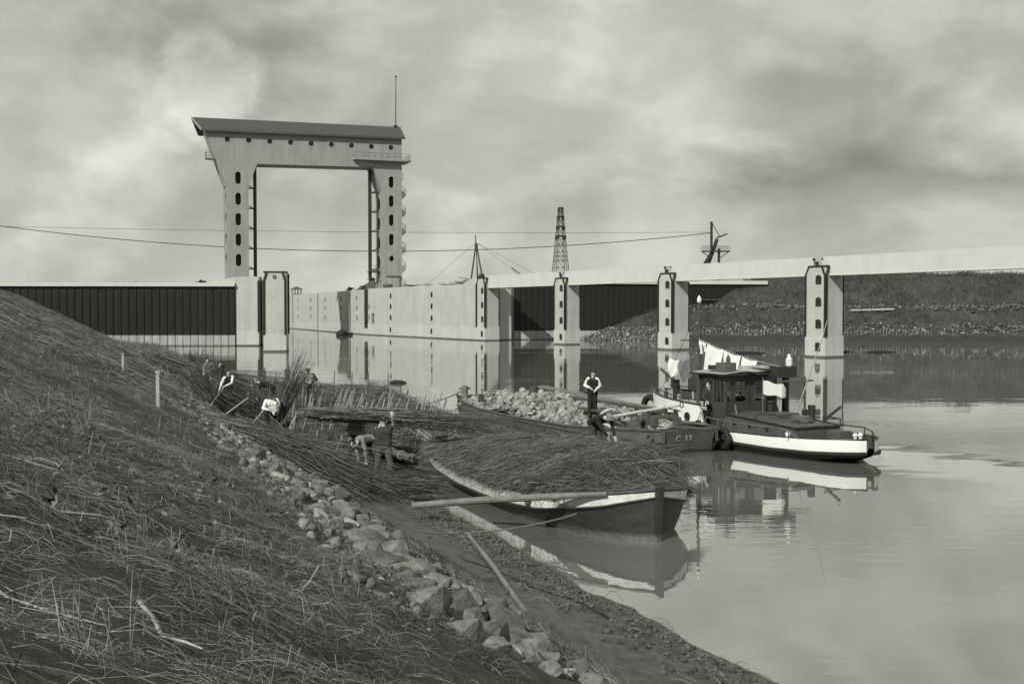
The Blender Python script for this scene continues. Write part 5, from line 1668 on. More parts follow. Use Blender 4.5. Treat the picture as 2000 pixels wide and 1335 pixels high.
tug = thing('tugboat', 'small tug with white bulwark, dark wheelhouse and laundry over the bow', 'tug', (TS[0], TS[1], 0), TGZ)
XL = [.55, .66, .9, 1.3, 2.0, 3.5, 6, 8, 9.6, 10.8, 11.6, 12.1, 12.3]
XB = [.16, .42, .70, .96, 1.26, 1.58, 1.76, 1.72, 1.5, 1.12, .72, .34, .06]
XW = [.02, .08, .25, .6, 1.02, 1.46, 1.66, 1.55, 1.2, .78, .42, .14, .03]
WB = [.36, .355, .35, .33, .30, .28, .30, .42, .58, .72, .82, .88, .90]     # bottom of the white
WT = [.78, .775, .765, .745, .71, .66, .62, .66, .72, .8, .88, .95, .97]     # top of the low bulwark
xs = np.concatenate([np.linspace(.55, 1.3, 9), np.linspace(1.45, 11.4, 34), np.linspace(11.55, 12.3, 7)])
HB = lambda x: np.interp(x, [7.05, 9, 11, 12.3], [1.42, 1.48, 1.58, 1.66])   # high bow bulwark top
for sgn in (1, -1):
    rows = []; rw = []; rin = []
    for x in xs:
        b_ = np.interp(x, XL, XB); w = np.interp(x, XL, XW); z0 = np.interp(x, XL, WB); z1 = np.interp(x, XL, WT)
        stern = max(0, 1 - (x - .55) / 1.4)
        rows.append([(x + stern * .9, 0, -.6), (x + stern * .9, sgn * w * .7, -.4), (x + stern * .7, sgn * w, .0), (x + stern * .15, sgn * (w + (b_ - w) * .75), z0 * .6), (x, sgn * b_, z0)])
        rw.append([(x, sgn * b_, z0), (x, sgn * (b_ + .01), (z0 + z1) / 2), (x, sgn * (b_ + .005), z1)])
        rin.append([(x, sgn * max(b_ - .07, .01), z1), (x, sgn * max(b_ - .08, .01), .46)])
    m = MB(); m.rings(rows); m.build('lower_hull', M['blackpaint'], tug, True)
    m = MB(); m.rings(rw); m.build('bulwark', M['white'], tug, True)
    m = MB(); m.rings(rin); m.build('bulwark_lining', M['greypaint'], tug, True)
    m = MB(); m.tube([(x, sgn * (np.interp(x, XL, XB) + .03), np.interp(x, XL, WB) - .02) for x in xs], .065, 7); m.build('rubbing_strake', M['rubber'], tug)
    m = MB(); m.tube([(x, sgn * (np.interp(x, XL, XB) - .03), np.interp(x, XL, WT) + .01) for x in xs if x < 7.3], .035, 6); m.build('cap_rail', M['blackpaint'], tug)
    # high white bow bulwark with curved after edge
    xb = np.concatenate([[6.85, 6.95, 7.05, 7.2], np.linspace(7.5, 11.4, 16), np.linspace(11.55, 12.3, 6)])
    rw = []; ri = []
    for x in xb:
        b_ = np.interp(x, XL, XB) + .02; z0 = np.interp(x, XL, WT) - .02
        top = float(np.interp(x, [6.85, 6.95, 7.05, 7.2], [z0 + .03, z0 + .3, z0 + .62, float(HB(7.2))])) if x < 7.2 else float(HB(x))
        fl = 1 + .05 * max(0, (x - 8) / 4)
        rw.append([(x, sgn * (b_ + (fl - 1) * (b_) * k), z0 + (top - z0) * k) for k in (0, .5, 1)])
        ri.append([(x, sgn * max(b_ - .06 + (fl - 1) * b_ * k, .005), z0 + (top - z0) * k) for k in (1, .5, 0)])
    m = MB(); m.rings(rw); m.build('bow_bulwark', M['white'], tug, True)
    m = MB(); m.rings(ri); m.build('bow_lining', M['deck'], tug, True)
    m = MB(); m.tube([(x, sgn * (np.interp(x, XL, XB) * (1 + .05 * max(0, (x - 8) / 4)) - .01), float(HB(x)) + .02) for x in xb if x >= 7.15], .045, 6); m.build('bow_rail', M['blackpaint'], tug)
    m = MB()
    P = [(x, sgn * (np.interp(x, XL, XB) - .12), float(HB(x)) + .17) for x in np.linspace(7.3, 12.0, 14)]
    m.tube(P, .018, 5)
    for p in P[::2]: m.tube([p, (p[0], p[1], p[2] - .17)], .016, 5)
    m.build('hand_rail', M['steel'], tug)
for x in (7.9, 8.75, 9.6):
    y = np.interp(x, XL, XB) + .035; z = .98 + (x - 8) * .05
    m = MB(); m.tube([(x + .14 * math.cos(a), y + .012, z + .14 * math.sin(a)) for a in np.linspace(0, 6.28, 16, endpoint=False)], .03, 6, False, True); pr = m.build('porthole', M['steel'], tug)
    m = MB(); m.lathe([(.13, 0), (.13, .02)], 14, (0, 0, 0)); g = m.build('glass', M['glass'], pr); g.matrix_local = Matrix.Translation((x, y - .005, z)) @ Matrix.Rotation(math.radians(-90), 4, 'X')
m = MB(); m.rings([[(x, -max(np.interp(x, XL, XB) - .07, .01), .47 + max(0, x - 7) * .05), (x, 0, .52 + max(0, x - 7) * .05), (x, max(np.interp(x, XL, XB) - .07, .01), .47 + max(0, x - 7) * .05)] for x in np.linspace(0.58, 7.6, 20)]); m.build('side_deck', M['deckdark'], tug)
m = MB(); m.rings([[(x, -max(np.interp(x, XL, XB) - .05, .01), 1.15 + (x - 7.5) * .03), (x, 0, 1.2 + (x - 7.5) * .03), (x, max(np.interp(x, XL, XB) - .05, .01), 1.15 + (x - 7.5) * .03)] for x in np.linspace(8.0, 12.2, 12)]); m.build('foredeck', M['deck'], tug)
m = MB(); m.box(7.98, 8.04, -1.6, 1.6, .5, 1.2); m.build('deck_break', M['greypaint'], tug)
# engine casing
m = MB()
y0, y1 = .98, 1.12
m.add([(2.95, -y0, .45), (2.95, y0, .45), (6.5, y1, .45), (6.5, -y1, .45), (2.95, -y0, .96), (2.95, y0, .96), (6.5, y1, 1.16), (6.5, -y1, 1.16), (2.95, 0, 1.02), (6.5, 0, 1.22)],
      [(0, 3, 2, 1), (0, 1, 5, 8, 4), (1, 2, 6, 5), (3, 0, 4, 7), (5, 6, 9, 8), (8, 9, 7, 4)])
m.build('engine_casing', M['greypaint'], tug)
m = MB(); m.bar((2.9, 1.0, .965), (6.5, 1.14, 1.165), .05); m.bar((2.93, -1.0, .965), (2.93, 1.0, .965), .05); m.bar((2.9, -1.0, .965), (6.5, -1.14, 1.165), .05); m.build('casing_edge', M['steel'], tug)
for x in (4.3, 5.2, 6.0):
    y = np.interp(x, [2.95, 6.5], [y0, y1]) + .012; z = .82 + (x - 4) * .03
    m = MB(); m.tube([(x + .075 * math.cos(a), y, z + .075 * math.sin(a)) for a in np.linspace(0, 6.28, 12, endpoint=False)], .022, 5, False, True); pr = m.build('porthole', M['steel'], tug)
    m = MB(); m.tube([(x, y - .02, z), (x, y, z)], .07, 12); m.build('glass', M['glass'], pr)
m = MB(); m.tube([(3.25, 1.0, .74), (3.25, 1.06, .74)], .09, 12); m.build('side_lamp', M['white'], tug)
# pipes, skylight, towing gear on the casing
m = MB(); m.tube([(5.6, -.2, 1.1), (5.6, -.2, 1.62)], .12, 10); m.lathe([(.17, .5), (.17, .56), (.05, .62)], 10, (5.6, -.2, 1.08)); m.build('ventilator', M['steel'], tug)
m = MB(); m.box(4.5, 5.3, -.55, .35, 1.05, 1.28); m.build('skylight', M['greypaint'], tug)
m = MB()
for k in range(3): m.tube([(3.9 + (.42 - .05 * k) * math.cos(a), -.1 + (.36 - .05 * k) * math.sin(a), 1.1 + .06 * k) for a in np.linspace(0, 6.28, 20, endpoint=False)], .035, 6, False, True)
m.build('towing_hawser', M['rope'], tug)
m = MB(); m.tube([(4.1, -.75, 1.05), (4.1, -.75, 1.58)], .13, 10); m.tube([(4.45, -.75, 1.05), (4.45, -.75, 1.4)], .1, 10); m.build('bitts', M['steel'], tug)
m = MB(); m.bar((3.5, -.75, 1.1), (2.95, -1.0, 1.6), .08); m.build('tow_hook', M['steel'], tug)
m = MB(); P = [(5.1, 1.0, 1.08), (4.8, .9, 1.3), (4.2, .8, 1.3), (3.4, .6, 1.18), (3.0, .4, 1.1)]; m.tube(P, .02, 5); m.build('casing_hoop', M['steel'], tug)
# rail down the near side and round the stern
m = MB(); P = [(7.0, 1.6, 1.02), (6.2, 1.68, 1.0), (5.0, 1.68, .98), (4.0, 1.6, .97), (3.1, 1.48, .98), (2.75, 1.42, .92), (2.35, 1.32, .68)]
m.tube(P, .028, 6)
for p in P[:-1]: m.tube([p, (p[0], p[1], .6)], .02, 5)
m.build('side_rail', M['midsteel'], tug)
m = MB(); P = [(2.9, -1.0, 1.0), (2.0, -1.15, .98), (1.4, -.9, .92), (.9, -.5, .84)]; m.tube(P, .022, 5)
for p in P[1:]: m.tube([p, (p[0], p[1], .6)], .018, 5)
P = [(2.95, .2, 1.25), (3.0, .9, 1.22), (3.6, 1.0, 1.25)]; m.tube([(3.8, -1.0, 1.22), (2.95, -.98, 1.2), (2.95, -.3, 1.22)], .02, 5); m.tube([(2.95, -.98, 1.2), (2.95, -.98, .95)], .02, 5); m.tube([(3.8, -1.0, 1.22), (3.8, -1.0, 1.0)], .02, 5)
m.build('stern_rail', M['steel'], tug)
for y in (-.1, .12):
    m = MB(); m.tube([(1.1, y, .55), (1.1, y, .92)], .05, 8); m.lathe([(.08, .34), (.08, .4), (.03, .44)], 8, (1.1, y, .5)); m.build('mooring_bitt', M['white'], tug)
m = MB(); m.box(1.9, 2.5, -.5, .0, .5, .9); m.build('stern_locker', M['greypaint'], tug)
# wheelhouse: posts, panels and window openings
wx0, wx1, wy, wz0, wz1 = 6.5, 8.0, 1.12, .48, 2.55
W = M['cabin']


def wpart(n, a, b, mt=None): m = MB(); m.box(min(a[0], b[0]), max(a[0], b[0]), min(a[1], b[1]), max(a[1], b[1]), min(a[2], b[2]), max(a[2], b[2])); return m.build(n, mt or W, tug)


for x in (wx0, wx1):
    for y in (-wy, wy): wpart('corner_post', (x - .05, y - .05, wz0), (x + .05, y + .05, wz1))
wpart('wheelhouse_side', (wx0 + .05, wy - .03, wz0), (wx0 + .62, wy + .03, 1.55)); wpart('door_post', (wx0 + .60, wy - .04, wz0), (wx0 + .68, wy + .04, wz1))
wpart('wheelhouse_side', (wx0 + .05, wy - .03, 2.3), (wx0 + .62, wy + .03, wz1)); wpart('window_post', (wx0 + .2, wy - .025, 1.55), (wx0 + .26, wy + .025, 2.3)); wpart('window_post', (wx0 + .42, wy - .025, 1.55), (wx0 + .48, wy + .025, 2.3))
wpart('door_header', (wx0 + .68, wy - .03, 2.42), (wx1, wy + .03, wz1))
wpart('door_step', (wx0 + .68, wy - .2, .48), (wx1, wy + .1, .56))
wpart('wheelhouse_side', (wx0 + .05, -wy - .03, wz0), (wx1, -wy + .03, 1.55)); wpart('wheelhouse_side', (wx0 + .05, -wy - .03, 2.35), (wx1, -wy + .03, wz1))
wpart('wheelhouse_front', (wx1 - .03, -wy, wz0), (wx1 + .03, wy, 1.6)); wpart('wheelhouse_front', (wx1 - .03, -wy, 2.35), (wx1 + .03, wy, wz1))
wpart('window_post', (wx1 - .03, -.4, 1.6), (wx1 + .03, -.32, 2.35)); wpart('window_post', (wx1 - .03, .32, 1.6), (wx1 + .03, .4, 2.35))
wpart('wheelhouse_back', (wx0 - .03, -wy, wz0), (wx0 + .03, wy, 1.58)); wpart('wheelhouse_back', (wx0 - .03, -wy, 2.28), (wx0 + .03, wy, wz1))
for y in (-.75, -.12, .12, .78): wpart('window_post', (wx0 - .035, y - .07, 1.58), (wx0 + .035, y + .07, 2.28))
g_ = bpy.data.materials.new('cabin_glass'); g_.use_nodes = True; gt = g_.node_tree; gb = NB(gt); gt.nodes.remove(gt.nodes['Principled BSDF'])
g1 = gt.nodes.new('ShaderNodeBsdfTransparent'); g1.inputs[0].default_value = (.8, .8, .8, 1); g2 = gt.nodes.new('ShaderNodeBsdfGlossy'); g2.inputs['Roughness'].default_value = .03; gm = gt.nodes.new('ShaderNodeMixShader'); gm.inputs[0].default_value = .12
gb.link(g1.outputs[0], gm.inputs[1]); gb.link(g2.outputs[0], gm.inputs[2]); gb.link(gm.outputs[0], gt.nodes['Material Output'].inputs['Surface'])
for y0, y1 in ((-1.06, -.83), (-.67, -.2), (.2, .7), (.86, 1.06)): wpart('pane', (wx0 - .006, y0, 1.59), (wx0 + .006, y1, 2.27), g_)
for y0, y1 in ((-1.06, -.41), (-.31, .31), (.41, 1.06)): wpart('pane', (wx1 - .006, y0, 1.61), (wx1 + .006, y1, 2.34), g_)
for x0, x1 in ((.06, .19), (.27, .41), (.49, .59)): wpart('pane', (wx0 + x0, wy - .006, 1.56), (wx0 + x1, wy + .006, 2.29), g_)
wpart('pane', (wx0 + .06, -wy - .006, 1.56), (wx1 - .06, -wy + .006, 2.34), g_)
wpart('bench', (wx0 + .1, -wy + .1, .5), (wx0 + .55, .6, .95)); wpart('steering_stand', (7.5, -.3, .5), (7.7, .1, 1.45))
m = MB(); m.tube([(7.42, -.1 + .32 * math.cos(a), 1.5 + .32 * math.sin(a)) for a in np.linspace(0, 6.28, 18, endpoint=False)], .025, 6, False, True)
for a in np.arange(0, 6.28, 1.047): m.tube([(7.42, -.1, 1.5), (7.42, -.1 + .42 * math.cos(a), 1.5 + .42 * math.sin(a))], .016, 5)
m.build('steering_wheel', M['oldwood'], tug)
m = MB(); rr = []
for x in np.linspace(wx0 - .25, wx1 + .28, 5): rr.append([(x, y, wz1 + .03 + .09 * (1 - (y / 1.4) ** 2)) for y in np.linspace(-1.36, 1.36, 9)])
m.rings(rr); m.rings([[(x, y, z - .06) for x, y, z in r] for r in rr]); roof = m.build('wheelhouse_roof', M['deck'], tug, True)
m = MB(); m.tube([(wx0 - .25, -1.36, wz1), (wx0 - .25, 1.36, wz1), (wx1 + .28, 1.36, wz1), (wx1 + .28, -1.36, wz1)], .05, 6, False, True); m.build('roof_edge', M['steel'], roof)
m = MB(); m.box(6.6, 7.15, .55, 1.05, wz1 + .06, wz1 + .42); m.build('lamp_box', M['midsteel'], roof)
m = MB(); m.lathe([(.08, 0), (.08, .16), (.02, .3)], 8, (6.75, .8, wz1 + .42)); m.build('lamp_hood', M['midsteel'], roof)
m = MB(); m.tube([(7.55, .85, wz1 + .14), (7.55, .85, wz1 + .30)], .2, 10); m.build('roof_bowl', M['steel'], roof)
m = MB()
for k in range(7): m.tube([(6.4 + .5 * math.cos(a) * (1 + .12 * math.sin(3 * a + k)), -.1 + .6 * math.sin(a), wz1 + .13 + .025 * k) for a in np.linspace(0, 6.28, 18, endpoint=False)], .018, 5, False, True)
m.build('rope_coil', M['ropepale'], roof)
for i, z in enumerate((1.20, 1.38)):
    m = MB(); m.box(7.55, 7.95, wy + .035, wy + .055, z, z + .13); m.build('name_board', M['offwhite'], tug)
for x0, x1, z in ((7.60, 7.66, 1.235), (7.69, 7.74, 1.235), (7.77, 7.83, 1.235), (7.85, 7.9, 1.235), (7.60, 7.65, 1.415), (7.68, 7.75, 1.415), (7.78, 7.82, 1.415), (7.85, 7.91, 1.415)):
    m = MB(); m.box(x0, x1, wy + .0555, wy + .06, z, z + .06); m.build('board_mark', M['steel'], tug)
# funnel and after mast
m = MB(); m.tube([(5.75, -.35, 1.1), (5.75, -.35, 2.45)], .2, 14); m.build('funnel', M['blackpaint'], tug)
m = MB(); m.tube([(5.75, -1.0, 1.1), (5.75, -1.0, 2.6)], .13, 10); m.build('exhaust_pipe', M['blackpaint'], tug)
m = MB(); m.box(5.45, 6.0, -1.25, -.45, 2.46, 2.85); m.build('lamp_screen', M['steel'], tug)
m = MB(); m.lathe([(.10, 0), (.12, .04), (.12, .26), (.07, .32), (.05, .42), (.02, .44)], 10, (5.6, -1.02, 2.85)); m.build('navigation_lamp', M['offwhite'], tug)
m = MB(); m.box(5.3, 5.5, -1.9, -.4, 2.3, 2.36); m.build('awning_bar', M['midsteel'], tug)
m = MB(); m.lathe([(.11, 0), (.13, .05), (.13, .3), (.08, .38), (.04, .5)], 10, (5.35, -.52, 1.75)); m.build('stern_lantern', M['palewood'], tug)
m = MB(); m.tube([(4.9, -.75, 1.2), (3.7, -.85, 3.9), (3.5, -.86, 4.5)], [.025, .02, .012], 5); m.build('boat_hook', M['palewood'], tug)
m = MB(); m.tube([(6.15, .75, .6), (6.15, .95, 1.5)], .04, 6); m.build('deck_tool', M['wood'], tug)
# bow mast, stays, fenders
m = MB(); m.tube([(9.6, 0, 1.15), (9.6, 0, 5.15)], [.09, .055], 10); mast = m.build('mast', M['oldwood'], tug)
m = MB(); m.lathe([(.04, 0), (.08, .05), (.085, .15), (.04, .26), (.01, .3)], 10, (9.6, 0, 5.13)); m.build('masthead_lamp', M['white'], mast)
m = MB(); m.bar((9.6, -.75, 3.65), (9.6, .85, 3.72), .05); m.build('yard', M['oldwood'], mast)
m = MB(); m.tube([(9.6, 0, 4.9), (12.1, 0, 1.7)], .012, 4); m.tube([(9.6, 0, 4.4), (9.2, 1.5, 1.5)], .01, 4); m.tube([(9.6, 0, 4.4), (9.2, -1.5, 1.5)], .01, 4); m.build('stays', M['wire'], mast)
m = MB(); m.tube([(12.0, .0, 1.3), (12.0, 0, 1.75)], .09, 8); m.tube([(10.2, .5, 1.25), (10.2, .5, 1.6)], .08, 8); m.build('bow_bitts', M['deck'], tug)
m = MB(); m.box(11.0, 11.2, -.1, .1, 1.25, 2.1); m.tube([(11.1, 0, 2.0), (11.9, .2, 2.5)], .05, 6); m.build('bow_crane', M['steel'], tug)
m = MB()
for a in np.linspace(0, 6.28, 16, endpoint=False): m.tube([(8.9 + .25 * math.cos(a), .9 + .2 * math.sin(a), 1.25), (8.9 + .25 * math.cos(a + .4), .9 + .2 * math.sin(a + .4), 1.28)], .03, 4)
m.build('deck_rope', M['ropepale'], tug)


def tyre(name_label, c, axis, R, r):
    t = thing('tyre_fender', name_label, 'tyre', c, 0, 'tyre fenders on the tug')
    ax = Vector(axis).normalized(); u = ax.cross(Vector((0, 0, 1))).normalized(); v = u.cross(ax)
    m = MB(); m.tube([(u * math.cos(a) + v * math.sin(a)) * R for a in np.linspace(0, 6.28318, 26, endpoint=False)], r, 10, False, True); m.build('tyre', M['rubber'], t, True)
    m = MB(); m.tube([v * (R + r), v * (R + r) + Vector((0, 0, .3)) - ax * .1], .018, 5); m.build('rope', M['rope'], t)


nrm = (-TA[1], TA[0], 0)
tyre('tyre hanging over the white strake amidships on the tug', tpos(5.5, 1.95, .42), nrm, .28, .105)
tyre('dark tyre at the bow of the tug above the stone barge', tpos(12.0, .62, 1.0), (-.6, -.5, 0), .36, .13)
tyre('tyre low under the curved end of the white bow bulwark', tpos(7.0, 1.92, .72), nrm, .16, .06)


def laundry():
    a = Vector((9.5, .08, 3.75)); b_ = Vector((5.75, -.7, 2.85))
    line = thing('clothes_line', 'thin clothes line sloping from the tug mast to its funnel', 'clothes line', (TS[0], TS[1], 0), TGZ)
    m = MB(); m.tube([a.lerp(b_, u) - Vector((0, 0, .10 * 4 * u * (1 - u))) for u in np.linspace(0, 1, 14)], .010, 4); m.build('line', M['ropepale'], line)
    def sheet(u0, u1, drop0, drop1, label, mt='cloth', skew=.0, wob=.05):
        t = thing('laundry', label, 'laundry', (TS[0], TS[1], 0), TGZ, 'laundry hung on the tug')
        rows = []
        for i in range(13):
            k = i / 12; u = u0 + (u1 - u0) * k; p = a.lerp(b_, u) - Vector((0, 0, .10 * 4 * u * (1 - u) + .05 * math.sin(math.pi * k)))
            dr = drop0 + (drop1 - drop0) * k
            rows.append([tuple(p + Vector((skew * q * dr + .02 * math.sin(8 * q + i), wob * math.sin(6 * k + 4 * q) * (q + .2), -dr * q))) for q in np.linspace(0, 1, 9)])
        m = MB(); m.rings(rows); m.build('cloth', M[mt], t, True)
    sheet(.01, .05, .40, .5, 'small white cloth pegged closest to the tug mast'); sheet(.06, .10, .30, .34, 'small narrow white cloth, second from the tug mast')
    sheet(.12, .33, 1.15, .85, 'longest white sheet on the clothes line', skew=.28); sheet(.34, .54, .60, .85, 'wide white sheet in the middle of the clothes line', skew=.18)
    sheet(.56, .74, .80, .5, 'white sheet at the lower end of the clothes line', skew=.12)
    a2 = Vector((9.65, .1, 3.3)); a, b_ = Vector((10.9, .45, 3.0)), Vector((9.7, .2, 3.05))
    m = MB(); m.tube([(12.0, .1, 2.2), tuple(a), tuple(b_), (9.6, 0, 3.3)], .010, 4); m.build('line', M['ropepale'], line)
    sheet(.0, .40, .8, .55, 'crumpled white shirt hung left of the tug mast', 'cloth', .1, .12); sheet(.42, .9, .85, .7, 'grey cloth hung between the white shirt and the tug mast', 'greycloth', -.1, .1)
    t = thing('signal_flag', 'small white flag on the tug beside the lantern and funnel', 'flag', (TS[0], TS[1], 0), TGZ)
    m = MB(); m.rings([[(5.42 - .02 * i, .30 - i * .09, 2.38 - .018 * i - .46 * q + .03 * math.sin(i * .9 + q * 3)) for q in np.linspace(0, 1, 6)] for i in range(9)]); m.build('cloth', M['cloth'], t, True)
    m = MB(); m.tube([(5.42, .31, 1.2), (5.42, .31, 2.5)], .014, 5); m.build('staff', M['wood'], t)


laundry()


# ------------------------------------------------------------------ people
def head_mesh(mb, c, f, up, s=1.0):
    """ovoid head with brow, nose, chin and ears; f = facing, up = crown direction"""
    c = Vector(c); f = Vector(f).normalized(); up = Vector(up); up = (up - f * up.dot(f)).normalized(); r = f.cross(up)
    rows = []
    n, K = 18, 15
    for i in range(K):
        ph = -math.pi / 2 + math.pi * i / (K - 1); z = math.sin(ph); cr = math.cos(ph)
        row = []
        for k in range(n):
            a = 2 * math.pi * k / n; y = math.cos(a) * cr; x = math.sin(a) * cr
            w = .076 * (1 - .20 * max(0, -z)); dpt = .095 * (1 + .05 * max(0, z))
            fy = y * dpt; fz = z * .118; fx = x * w
            if y > 0:
                if -.35 < z < .12 and abs(x) < .22: fy += .022 * (1 - abs(x) / .22) * (1 - (z - .12) / -.47 * .2) * (1 if z < .02 else .5)   # nose
                if .10 < z < .34 and .15 < abs(x) < .6: fy -= .008    # eye sockets
                if z < -.62 and abs(x) < .4: fy += .012               # chin
            row.append(c + r * fx + f * fy + up * fz)
        rows.append(row)
    mb.rings(rows, True)
    for sg in (-1, 1):
        p = c + r * (.078 * sg) + up * -.005
        mb.tube([p - up * .03 - f * .005, p + f * -.01 + r * .012 * sg, p + up * .032], [.012, .017, .012], 6)


def capsule(mb, a, b, ra, rb, n=12):
    a = Vector(a); b = Vector(b); d = (b - a)
    if d.length < 1e-5: d = Vector((0, 0, .001))
    dn = d.normalized(); pts = []; rs = []
    for k in range(4):
        t = math.pi / 2 * k / 4; pts.append(a - dn * ra * math.cos(t)); rs.append(max(ra * math.sin(t), .001))
    pts.append(a); rs.append(ra); pts.append(b); rs.append(rb)
    for k in range(3, -1, -1):
        t = math.pi / 2 * k / 4; pts.append(b + dn * rb * math.cos(t)); rs.append(max(rb * math.sin(t), .001))
    mb.tube(pts, rs, n)


STAND = dict(hipL=(-.09, 0, .93), hipR=(.09, 0, .93), kneeL=(-.10, -.01, .50), kneeR=(.10, -.01, .50), ankL=(-.11, .02, .09), ankR=(.11, .02, .09), toeL=(-.13, -.15, .04), toeR=(.13, -.15, .04),
             shL=(-.18, 0, 1.42), shR=(.18, 0, 1.42), elL=(-.25, .03, 1.15), elR=(.25, .03, 1.15), wrL=(-.25, -.05, .90), wrR=(.25, -.05, .90), head=(0, -.02, 1.63), face=(0, -1, 0), up=(0, 0, 1))


def person(label, loc, rz, pose, top, sleeve, legs, hat=None, hatm='c_dark', fore=None, boot='boot', voxel=.011, fingers=True, open_hand=None, vest=None, grip=None):
    J = dict(STAND); J.update(pose); J = {k: Vector(v) for k, v in J.items()}
    t = thing('person', label, 'person', loc, rz)
    B = []   # bones: a, b, ra, rb, material name
    fore = fore or sleeve
    hl, hr, sl, sr = J['hipL'], J['hipR'], J['shL'], J['shR']
    pm = (hl + hr) / 2; cm = (sl + sr) / 2; ax = (cm - pm).normalized()
    wl = (sr - sl).normalized()
    waist = pm.lerp(cm, .30)
    B += [(hl - ax * .02, hr - ax * .02, .115, .115, legs), (hl + ax * .02, hl.lerp(sl, .25) + wl * .02, .105, .10, legs), (hr + ax * .02, hr.lerp(sr, .25) - wl * .02, .105, .10, legs)]
    for s0, s1, sg in ((hl, sl, 1), (hr, sr, -1)):
        B.append((s0.lerp(s1, .28) + wl * .015 * sg, s0.lerp(s1, .80) + wl * .06 * sg, .105, .125, top))
    B.append((pm.lerp(cm, .12), pm.lerp(cm, .80), .105, .115, top)); B.append((hl + ax * .05, hr + ax * .05, .122, .122, top))
    B.append((sl + wl * .04 - ax * .05, sr - wl * .04 - ax * .05, .095, .095, top))
    B.append((sl + wl * .02, sl + wl * .02, .08, .08, vest or sleeve)); B.append((sr - wl * .02, sr - wl * .02, .08, .08, vest or sleeve))
    neck = cm + ax * .03
    hb = J['head'] - J['up'].normalized() * .06
    B.append((cm - ax * .02, cm + ax * .035, .075, .062, top)); B.append((neck, hb, .056, .058, 'skin'))
    for s in 'LR':
        sh, el, wr = J['sh' + s], J['el' + s], J['wr' + s]
        B += [(sh, el, .068, .052, sleeve), (el, el.lerp(wr, .88), .050, .038, fore), (el.lerp(wr, .88), wr, .032, .030, 'skin')]
        h, k, a, to = J['hip' + s], J['knee' + s], J['ank' + s], J['toe' + s]
        B += [(h, k, .105, .088, legs), (k, a + (k - a) * .2, .086, .084, legs), (a + (k - a) * .2, a, .060, .055, boot), (a, to, .055, .045, boot), (a + (a - to) * .25, a, .045, .05, boot)]
    fb = []
    for s in 'LR':
        el, wr = J['el' + s], J['wr' + s]; d = (wr - el).normalized()
        side = d.cross(Vector((0, 0, 1)));
        if side.length < .25: side = d.cross(Vector((0, 1, 0)))
        side.normalize(); nrm = side.cross(d)
        if open_hand == s: curl = .02
        else: curl = .55
        B.append((wr, wr + d * .045, .034, .036, 'skin')); B.append((wr + d * .03 - side * .022, wr + d * .085 - side * .028, .022, .020, 'skin')); B.append((wr + d * .03 + side * .022, wr + d * .085 + side * .028, .022, .020, 'skin'))
        for i, L in enumerate((.070, .080, .076, .060)):
            o = wr + d * .088 + side * (-.033 + .022 * i); sp = side * ((i - 1.5) * (.18 if open_hand == s else .04))
            m1 = o + (d + sp - nrm * curl).normalized() * L * .5; e = m1 + (d * (1 - curl * .9) + sp - nrm * curl * 1.6).normalized() * L * .5
            B += [(o, m1, .0105, .010, 'skin'), (m1, e, .010, .008, 'skin')]
        tb = wr + d * .03 - side * .03; t1 = tb + (d * .6 - side * .8 - nrm * .25).normalized() * .045; t2 = t1 + (d * .85 - side * .35 - nrm * .2 * (1 if open_hand != s else 0)).normalized() * .035
        B += [(tb, t1, .014, .012, 'skin'), (t1, t2, .012, .009, 'skin')]
    mb = MB()
    for a, b_, ra, rb, _m in B: capsule(mb, a, b_, ra, rb, 8 if ra < .02 else 12)
    head_mesh(mb, J['head'], J['face'], J['up'])
    me = mb.mesh('body', None)
    tmp = bpy.data.objects.new('body_src', me); C.objects.link(tmp)
    md = tmp.modifiers.new('r', 'REMESH'); md.mode = 'VOXEL'; md.voxel_size = voxel; md.use_smooth_shade = True
    ms = tmp.modifiers.new('s', 'SMOOTH'); ms.factor = .5; ms.iterations = 2
    dg = bpy.context.evaluated_depsgraph_get()
    out = bpy.data.meshes.new_from_object(tmp.evaluated_get(dg)); bpy.data.objects.remove(tmp)
    # cloth folds: a low ripple of the surface away from the skin
    nv = len(out.vertices); co = np.empty(nv * 3); out.vertices.foreach_get('co', co); co = co.reshape(-1, 3)
    no = np.empty(nv * 3); out.vertices.foreach_get('normal', no); no = no.reshape(-1, 3)
    sk = np.full(nv, 1e9)
    for a, b_, ra, rb, mn in B:
        if mn == 'skin':
            a = np.array(a); ab = np.array(b_) - a; tt = np.clip((co - a) @ ab / max(ab.dot(ab), 1e-9), 0, 1)
            sk = np.minimum(sk, np.linalg.norm(co - a - tt[:, None] * ab, axis=1) - ra)
    sk = np.minimum(sk, np.linalg.norm(co - np.array(J['head']), axis=1) - .13)
    w_ = np.clip(sk / .05, 0, 1)
    f_ = fbm(co[:, 0] * 9 + co[:, 2] * 6, co[:, 1] * 9 - co[:, 2] * 11, 81, 3)
    co += no * (w_ * (f_ * .050 + .004))[:, None]
    out.vertices.foreach_set('co', co.ravel()); out.update()
    n = len(out.polygons); cen = np.empty(n * 3); out.polygons.foreach_get('center', cen); cen = cen.reshape(-1, 3)
    names = []; best = np.full(n, 1e9); idx = np.zeros(n, int)
    for a, b_, ra, rb, mn in B:
        if mn not in names: names.append(mn)
        a = np.array(a); ab = np.array(b_) - a; L2 = max(ab.dot(ab), 1e-9)
        tt = np.clip((cen - a) @ ab / L2, 0, 1); dd = np.linalg.norm(cen - a - tt[:, None] * ab, axis=1) - (ra + (rb - ra) * tt)
        k = dd < best; best[k] = dd[k]; idx[k] = names.index(mn)
    dh = np.linalg.norm(cen - np.array(J['head']), axis=1) - .11
    if 'skin' not in names: names.append('skin')
    k = dh < best; idx[k] = names.index('skin')
    out.materials.clear()
    for mn in names: out.materials.append(M[mn])
